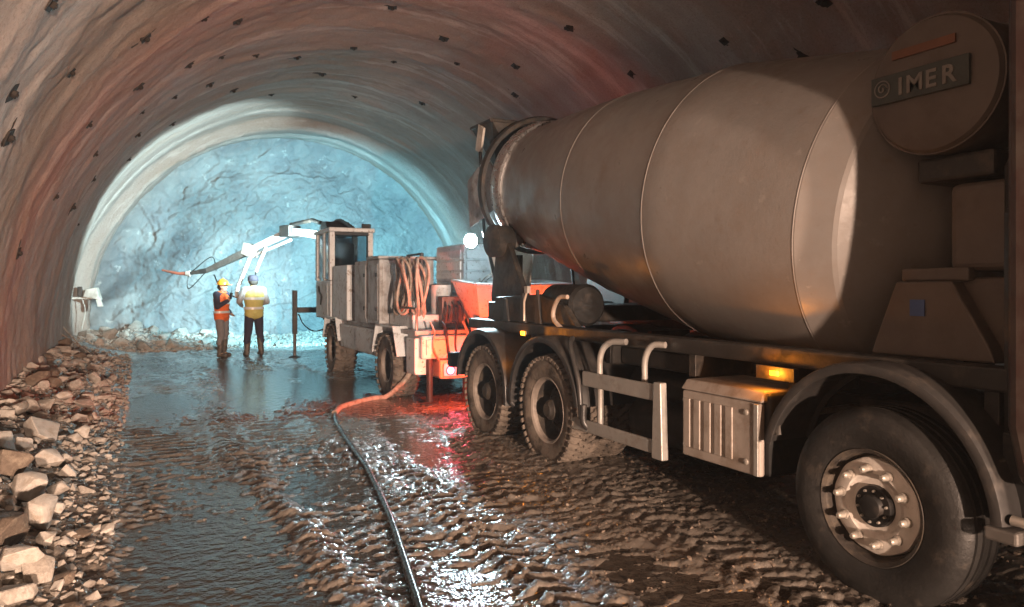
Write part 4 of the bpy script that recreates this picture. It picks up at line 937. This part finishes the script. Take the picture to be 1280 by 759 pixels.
pose1 = dict(pel=V3((0, 0, .94)), chest=V3((.0, 0, 1.27)), neck=V3((.005, 0, 1.43)), head=V3((.03, 0, 1.57)),
             hipL=V3((0, .09, .90)), kneeL=V3((.02, .10, .50)), ankL=V3((-.02, .11, .09)), hipR=V3((0, -.09, .90)), kneeR=V3((.05, -.10, .50)), ankR=V3((.03, -.12, .09)),
             shL=V3((-.01, .185, 1.385)), elL=V3((-.10, .25, 1.13)), wrL=V3((.06, .26, .96)), hdL=V3((.7, -.1, -.6)), hsL=V3((0, -1, 0)),
             shR=V3((-.01, -.185, 1.385)), elR=V3((.06, -.25, 1.12)), wrR=V3((.26, -.14, 1.26)), hdR=V3((.25, .1, .95)), hsR=V3((0, 1, .0)))
pose2 = dict(pel=V3((0, 0, .95)), chest=V3((.02, 0, 1.28)), neck=V3((.04, 0, 1.44)), head=V3((.075, 0, 1.575)),
             hipL=V3((0, .09, .91)), kneeL=V3((.03, .115, .50)), ankL=V3((.0, .15, .09)), hipR=V3((0, -.09, .91)), kneeR=V3((.03, -.125, .50)), ankR=V3((.02, -.16, .09)),
             shL=V3((.02, .19, 1.39)), elL=V3((-.02, .31, 1.15)), wrL=V3((.19, .20, 1.06)), hdL=V3((.9, -.45, -.1)), hsL=V3((0, 0, 1)),
             shR=V3((.02, -.19, 1.39)), elR=V3((.02, -.28, 1.14)), wrR=V3((.22, -.12, 1.06)), hdR=V3((.9, .45, -.1)), hsR=V3((0, 0, 1)))
person((1.655, 17.70, gh(1.655, 17.7)), R_(-38), 1.02, 'person in orange vest, yellow helmet and grey trousers raising a hand near the face', dict(trousers='greyc', jacket='navy', vest='vest_o', hat='helmet', radio=True), pose1)
person((2.33, 17.55, gh(2.33, 17.55)), R_(100), 1.085, 'person in yellow vest and navy trousers seen from behind beside the boom', dict(trousers='navy', jacket='shirt', vest='vest_y', hat='cap'), pose2)

# ------------------------------------------------------------------ broken rock
M['rock'] = mat('broken_rock', (.40, .36, .315), .8, 0, .3, .3, 5, col2=(.25, .22, .19), dirt=(.46, .43, .39), ds=3, dt=(.5, .62), bump=.5, bs=18)
M['rock_pale'] = mat('pale_broken_rock', (.54, .50, .45), .8, 0, .3, .2, 5, dirt=(.38, .32, .26), ds=4, dt=(.5, .66), bump=.45, bs=16)
M['rock_dark'] = mat('dark_broken_rock', (.17, .13, .10), .75, 0, .35, .3, 5, dirt=(.27, .22, .17), ds=4, dt=(.5, .66), bump=.5, bs=18)
def rock_mesh(seed, m, flat=.65, long=1.3):
    r = np.random.default_rng(seed); bm = bmesh.new()
    for _ in range(int(r.integers(11, 17))):
        v = r.normal(size=3); v /= np.linalg.norm(v); v *= r.uniform(.8, 1.05); bm.verts.new((v[0] * .5 * long, v[1] * .5, v[2] * .5 * flat))
    h = bmesh.ops.convex_hull(bm, input=bm.verts); bmesh.ops.delete(bm, geom=list({g for g in h['geom_interior'] + h['geom_unused'] if isinstance(g, bmesh.types.BMVert)}), context='VERTS')
    bmesh.ops.dissolve_limit(bm, angle_limit=R_(14), verts=bm.verts, edges=bm.edges)
    bmesh.ops.bevel(bm, geom=list(bm.edges), offset=.022, segments=1, affect='EDGES', profile=.6)
    bmesh.ops.triangulate(bm, faces=bm.faces)
    bmesh.ops.subdivide_edges(bm, edges=[e for e in bm.edges if e.calc_length() > .22], cuts=1, use_grid_fill=False)
    P = np.array([v.co for v in bm.verts]); d = fbm(P[:, 0] * 4 + seed, P[:, 1] * 4 + P[:, 2] * 3, seed, 3)
    for v, q in zip(bm.verts, d): v.co *= 1 + .035 * q
    me = bpy.data.meshes.new('rock'); bm.to_mesh(me); bm.free(); me.materials.append(M[m])
    for p in me.polygons: p.use_smooth = True
    me.set_sharp_from_angle(angle=R_(28)); return me
RK = {m: [rock_mesh(100 * i + k, m, random.uniform(.65, 1.0), random.uniform(1.0, 1.5)) for k in range(9)] for i, m in enumerate(('rock', 'rock_pale', 'rock_dark'))}
ANCH = ['topmost pale block', 'flat pale stone', 'long pale slab', 'rounded pale stone', 'small pale stone', 'tan wedge block', 'broad pale rock', 'split pale block', 'white boulder', 'dark wet rock', 'small tan rock', 'far brown block', 'square brown block', 'brown edge block', 'large dark rock', 'flat brown stone', 'low waterside stone', 'bottom corner rock', 'low brown rock', 'lone brown stone']
ORD = ['nearest', 'second', 'third', 'fourth', 'fifth', 'sixth', 'seventh', 'eighth', 'ninth', 'tenth', 'eleventh', 'twelfth', 'thirteenth', 'fourteenth', 'fifteenth', 'sixteenth', 'seventeenth', 'eighteenth', 'nineteenth', 'twentieth', 'twenty-first', 'twenty-second', 'twenty-third', 'twenty-fourth', 'twenty-fifth', 'twenty-sixth', 'twenty-seventh', 'twenty-eighth', 'twenty-ninth', 'thirtieth'] + [t + '-' + u for t in ('thirty', 'forty', 'fifty', 'sixty', 'seventy') for u in ('first', 'second', 'third', 'fourth', 'fifth', 'sixth', 'seventh', 'eighth', 'ninth')]
def to_px(p):
    th = R_(27); X = -math.sin(th) * p[1] + math.cos(th) * p[0]; Z = math.cos(th) * p[1] + math.sin(th) * p[0]
    return 640 + 914 * X / Z, 359 - 914 * (p[2] - CAM_H) / Z
def put_rock(x, y, size, m, label, group=None, z=None, rz=None, k=None, sink=.22, tilt=.3, sc_=(1, 1, 1)):
    me = RK[m][random.randrange(9) if k is None else k]
    o = bpy.data.objects.new('rock', me); COL.objects.link(o)
    o.scale = (size * sc_[0], size * sc_[1], size * sc_[2]); o.rotation_euler = (random.uniform(-tilt, tilt), random.uniform(-tilt, tilt), random.uniform(0, 6.28) if rz is None else rz)
    o.location = (x, y, (gh(x, y) if z is None else z) + size * sc_[2] * (.33 - sink)); return tag(o, label, 'rock', group)
def at_px(px, py, z):
    th = R_(27); t = (px - 640) / 914; k = (z - CAM_H) * 914 / (359 - py)
    return k * (math.cos(th) * t + math.sin(th)), k * (-math.sin(th) * t + math.cos(th))
BIG = [  # px, py, height, size, kind, label
    (119, 470, .34, .34, 'rock_pale', 'pale block on top at the far end of the rubble by the left wall'),
    (80, 492, .30, .33, 'rock_pale', 'flat pale stone among brown blocks at the far end of the rubble'),
    (52, 531, .34, .62, 'rock_pale', 'long pale slab lying across the middle of the rubble'),
    (104, 537, .20, .30, 'rock_pale', 'rounded pale stone just right of the long pale slab'),
    (28, 552, .36, .25, 'rock_pale', 'small pale stone on dark rock below the long slab'),
    (62, 566, .26, .46, 'rock_pale', 'wedge shaped tan block below the long pale slab'),
    (32, 600, .28, .50, 'rock_pale', 'broad pale rock at the left edge above the white boulder'),
    (52, 633, .22, .40, 'rock_pale', 'pale split block just above the white boulder'),
    (28, 690, .20, .36, 'rock_pale', 'bright white boulder near the left edge, nearest large pale rock'),
    (12, 655, .26, .42, 'rock_dark', 'dark wet rock above and left of the white boulder'),
    (58, 670, .14, .20, 'rock_pale', 'small tan rock touching the right of the white boulder'),
    (95, 478, .30, .40, 'rock', 'brown block beside the topmost pale block at the far end'),
    (55, 500, .34, .42, 'rock', 'brown square block against the foot of the left wall'),
    (22, 508, .38, .40, 'rock', 'brown block at the left edge against the wall foot'),
    (12, 570, .38, .50, 'rock_dark', 'large dark rock at the left edge below the slab'),
    (105, 500, .22, .34, 'rock', 'flat brown stone right of the far end of the rubble'),
    (125, 495, .12, .36, 'rock', 'low brown stone at the water edge by the far rubble'),
    (10, 730, .14, .40, 'rock', 'brown rock in the bottom left corner'),
    (48, 716, .08, .34, 'rock', 'low brown rock below the white boulder'),
    (75, 606, .18, .30, 'rock', 'lone brown stone right of the broad pale rock'),
]
taken = []
for px, py, z, s, m, lb_ in BIG:
    s *= .60
    x, y = at_px(px, py, z); x = max(x, -1.45 + s * .35); taken.append((x, y, s))
    put_rock(x, y, s, m, lb_, 'rubble along the left wall', z=max(gh(x, y), z - s * .33), sink=.14, tilt=.42, sc_=(1, 1, .95))
BIGPX = [(p[0], p[1]) for p in BIG]; small = []
cnt = 0
LBL = {'rock': 'brown broken rock in the rubble along the left wall', 'rock_pale': 'smaller pale broken rock scattered in the left wall rubble', 'rock_dark': 'dark wet broken rock in the rubble along the left wall'}
for _ in range(1500):
    if cnt >= 238: break
    y = 3.2 + 14.6 * random.random(); u = random.random() ** 1.4; x = -1.42 + u * 1.15
    s = random.uniform(.13, .34) * (1 - .5 * u)
    if any(math.hypot(x - a, y - b) < (s + c) * .31 for a, b, c in taken): continue
    taken.append((x, y, s)); cnt += 1
    m = random.choices(('rock', 'rock_pale', 'rock_dark'), (.6, .22, .18))[0]
    small.append((put_rock(x, y, s, m, LBL[m], 'rubble along the left wall', sink=.16 + .1 * u, tilt=.45), m))
near = {}
for o, m in small:
    px, py = to_px(o.location); i = min(range(len(BIGPX)), key=lambda j: math.hypot(px - BIGPX[j][0], (py - BIGPX[j][1]) * 1.3)); dx, dy = px - BIGPX[i][0], py - BIGPX[i][1]
    rel = ('right of' if dx > 0 else 'left of') if abs(dx) > abs(dy) * 1.2 else ('below' if dy > 0 else 'above')
    near.setdefault((i, rel, m), []).append((math.hypot(dx, dy), o))
for (i, rel, m), L in near.items():
    for k, (d, o) in enumerate(sorted(L, key=lambda q: q[0])):
        o['label'] = f"{dict(rock='brown', rock_pale='pale', rock_dark='dark')[m]} broken rock, {ORD[k]} {rel} the {ANCH[i]} in the wall rubble"
# rubble at the foot of the face
FL = []; FO = []
for _ in range(600):
    if len(FL) >= 42: break
    y = random.uniform(19.3, 21.6); x = -1.2 + 4.4 * random.random() ** 1.5; s = random.uniform(.12, .42)
    if any(math.hypot(x - a, y - b) < (s + c) * .42 for a, b, c in FL): continue
    FL.append((x, y, s)); m = random.choice(('rock', 'rock_pale')); FO.append((put_rock(x, y, s, m, 'rock', 'rubble at the foot of the face', sink=.15, tilt=.5), m))
near = {}
for o, m in FO:
    px, py = to_px(o.location); c = min(((108, 'wall floodlight'), (225, 'spray nozzle'), (277, 'orange vest person'), (317, 'yellow vest person'), (374, 'front stabiliser')), key=lambda q: abs(px - q[0]))
    near.setdefault((c[1], 'right' if px > c[0] else 'left', m), []).append((abs(px - c[0]), o))
for (c, rel, m), L in near.items():
    for k, (d, o) in enumerate(sorted(L, key=lambda q: q[0])):
        o['label'] = f"{'pale' if m == 'rock_pale' else 'brown'} rock in the lit rubble below the face, {ORD[k]} {rel} of the {c}"
# gravel too small to count
def chip(seed):
    r = np.random.default_rng(seed); bm = bmesh.new()
    for _ in range(12):
        v = r.normal(size=3); v *= r.uniform(.38, .55) / np.linalg.norm(v); bm.verts.new((v[0] * r.uniform(.9, 1.3), v[1], v[2] * .75))
    h = bmesh.ops.convex_hull(bm, input=bm.verts); bmesh.ops.delete(bm, geom=list({g for g in h['geom_interior'] + h['geom_unused'] if isinstance(g, bmesh.types.BMVert)}), context='VERTS')
    bmesh.ops.triangulate(bm, faces=bm.faces); bm.verts.index_update()
    V = np.array([v.co for v in bm.verts]); F = np.array([[v.index for v in f.verts] for f in bm.faces]); bm.free(); return V, F
CHIPS = [chip(900 + i) for i in range(14)]
def scatter(name, label, n, fx, smin, smax, m, seed):
    r = np.random.default_rng(seed); Vs = []; Fs = []
    tm = CHIPS
    X, Y = fx(r, n); S_ = smin + (smax - smin) * r.random(n) ** 2.2; H_ = ground_h(X, Y); off = 0
    for i in range(n):
        bv, fc = tm[i % len(tm)]; q = bv * S_[i] * r.uniform(.7, 1.2, 3)
        a = r.random() * 6.28; c, s = math.cos(a), math.sin(a); e = r.normal(0, .3)
        q = q @ np.array([(c, s, 0), (-s, c, 0), (0, 0, 1)]) @ np.array([(1, 0, 0), (0, math.cos(e), math.sin(e)), (0, -math.sin(e), math.cos(e))])
        Vs.append(q + (X[i], Y[i], H_[i] + S_[i] * .12)); Fs.append(fc + off); off += len(bv)
    me = bpy.data.meshes.new(name); me.from_pydata(np.concatenate(Vs).tolist(), [], np.concatenate(Fs).tolist()); me.materials.append(M[m])
    o = bpy.data.objects.new(name, me); COL.objects.link(o); return tag(o, label, 'gravel', kind='stuff')
scatter('gravel', 'loose brown gravel along the foot of the left wall', 5200, lambda r, n: (-1.45 + 1.30 * r.random(n) ** 1.2, 2.8 + 15.5 * r.random(n)), .02, .11, 'rock', 5)
scatter('mud_stones', 'small stones strewn over the muddy floor', 7000, lambda r, n: (-.6 + 5.4 * r.random(n), 2.0 + 9 * r.random(n) ** 1.2), .006, .035, 'rock_dark', 6)
scatter('face_gravel', 'crushed rock strewn below the tunnel face', 6000, lambda r, n: (-1.3 + 10.0 * r.random(n), 19.0 + 2.9 * r.random(n)), .03, .16, 'rock_pale', 8)

# ------------------------------------------------------------------ dusty air in the heading
def haze_mat():
    m = bpy.data.materials.new('dusty_air'); m.use_nodes = True
    n = m.node_tree.nodes; l = m.node_tree.links; n.remove(n['Principled BSDF'])
    v = n.new('ShaderNodeVolumePrincipled'); v.inputs['Density'].default_value = .0030; v.inputs['Anisotropy'].default_value = .55
    v.inputs['Color'].default_value = (.9, .93, .95, 1)
    l.new(v.outputs[0], n['Material Output'].inputs['Volume']); return m
hz = MB().bx(-6, 14, -31, 26, -1.6, 9).build('haze', haze_mat()); tag(hz, 'thin dusty air filling the tunnel', 'haze', kind='stuff')
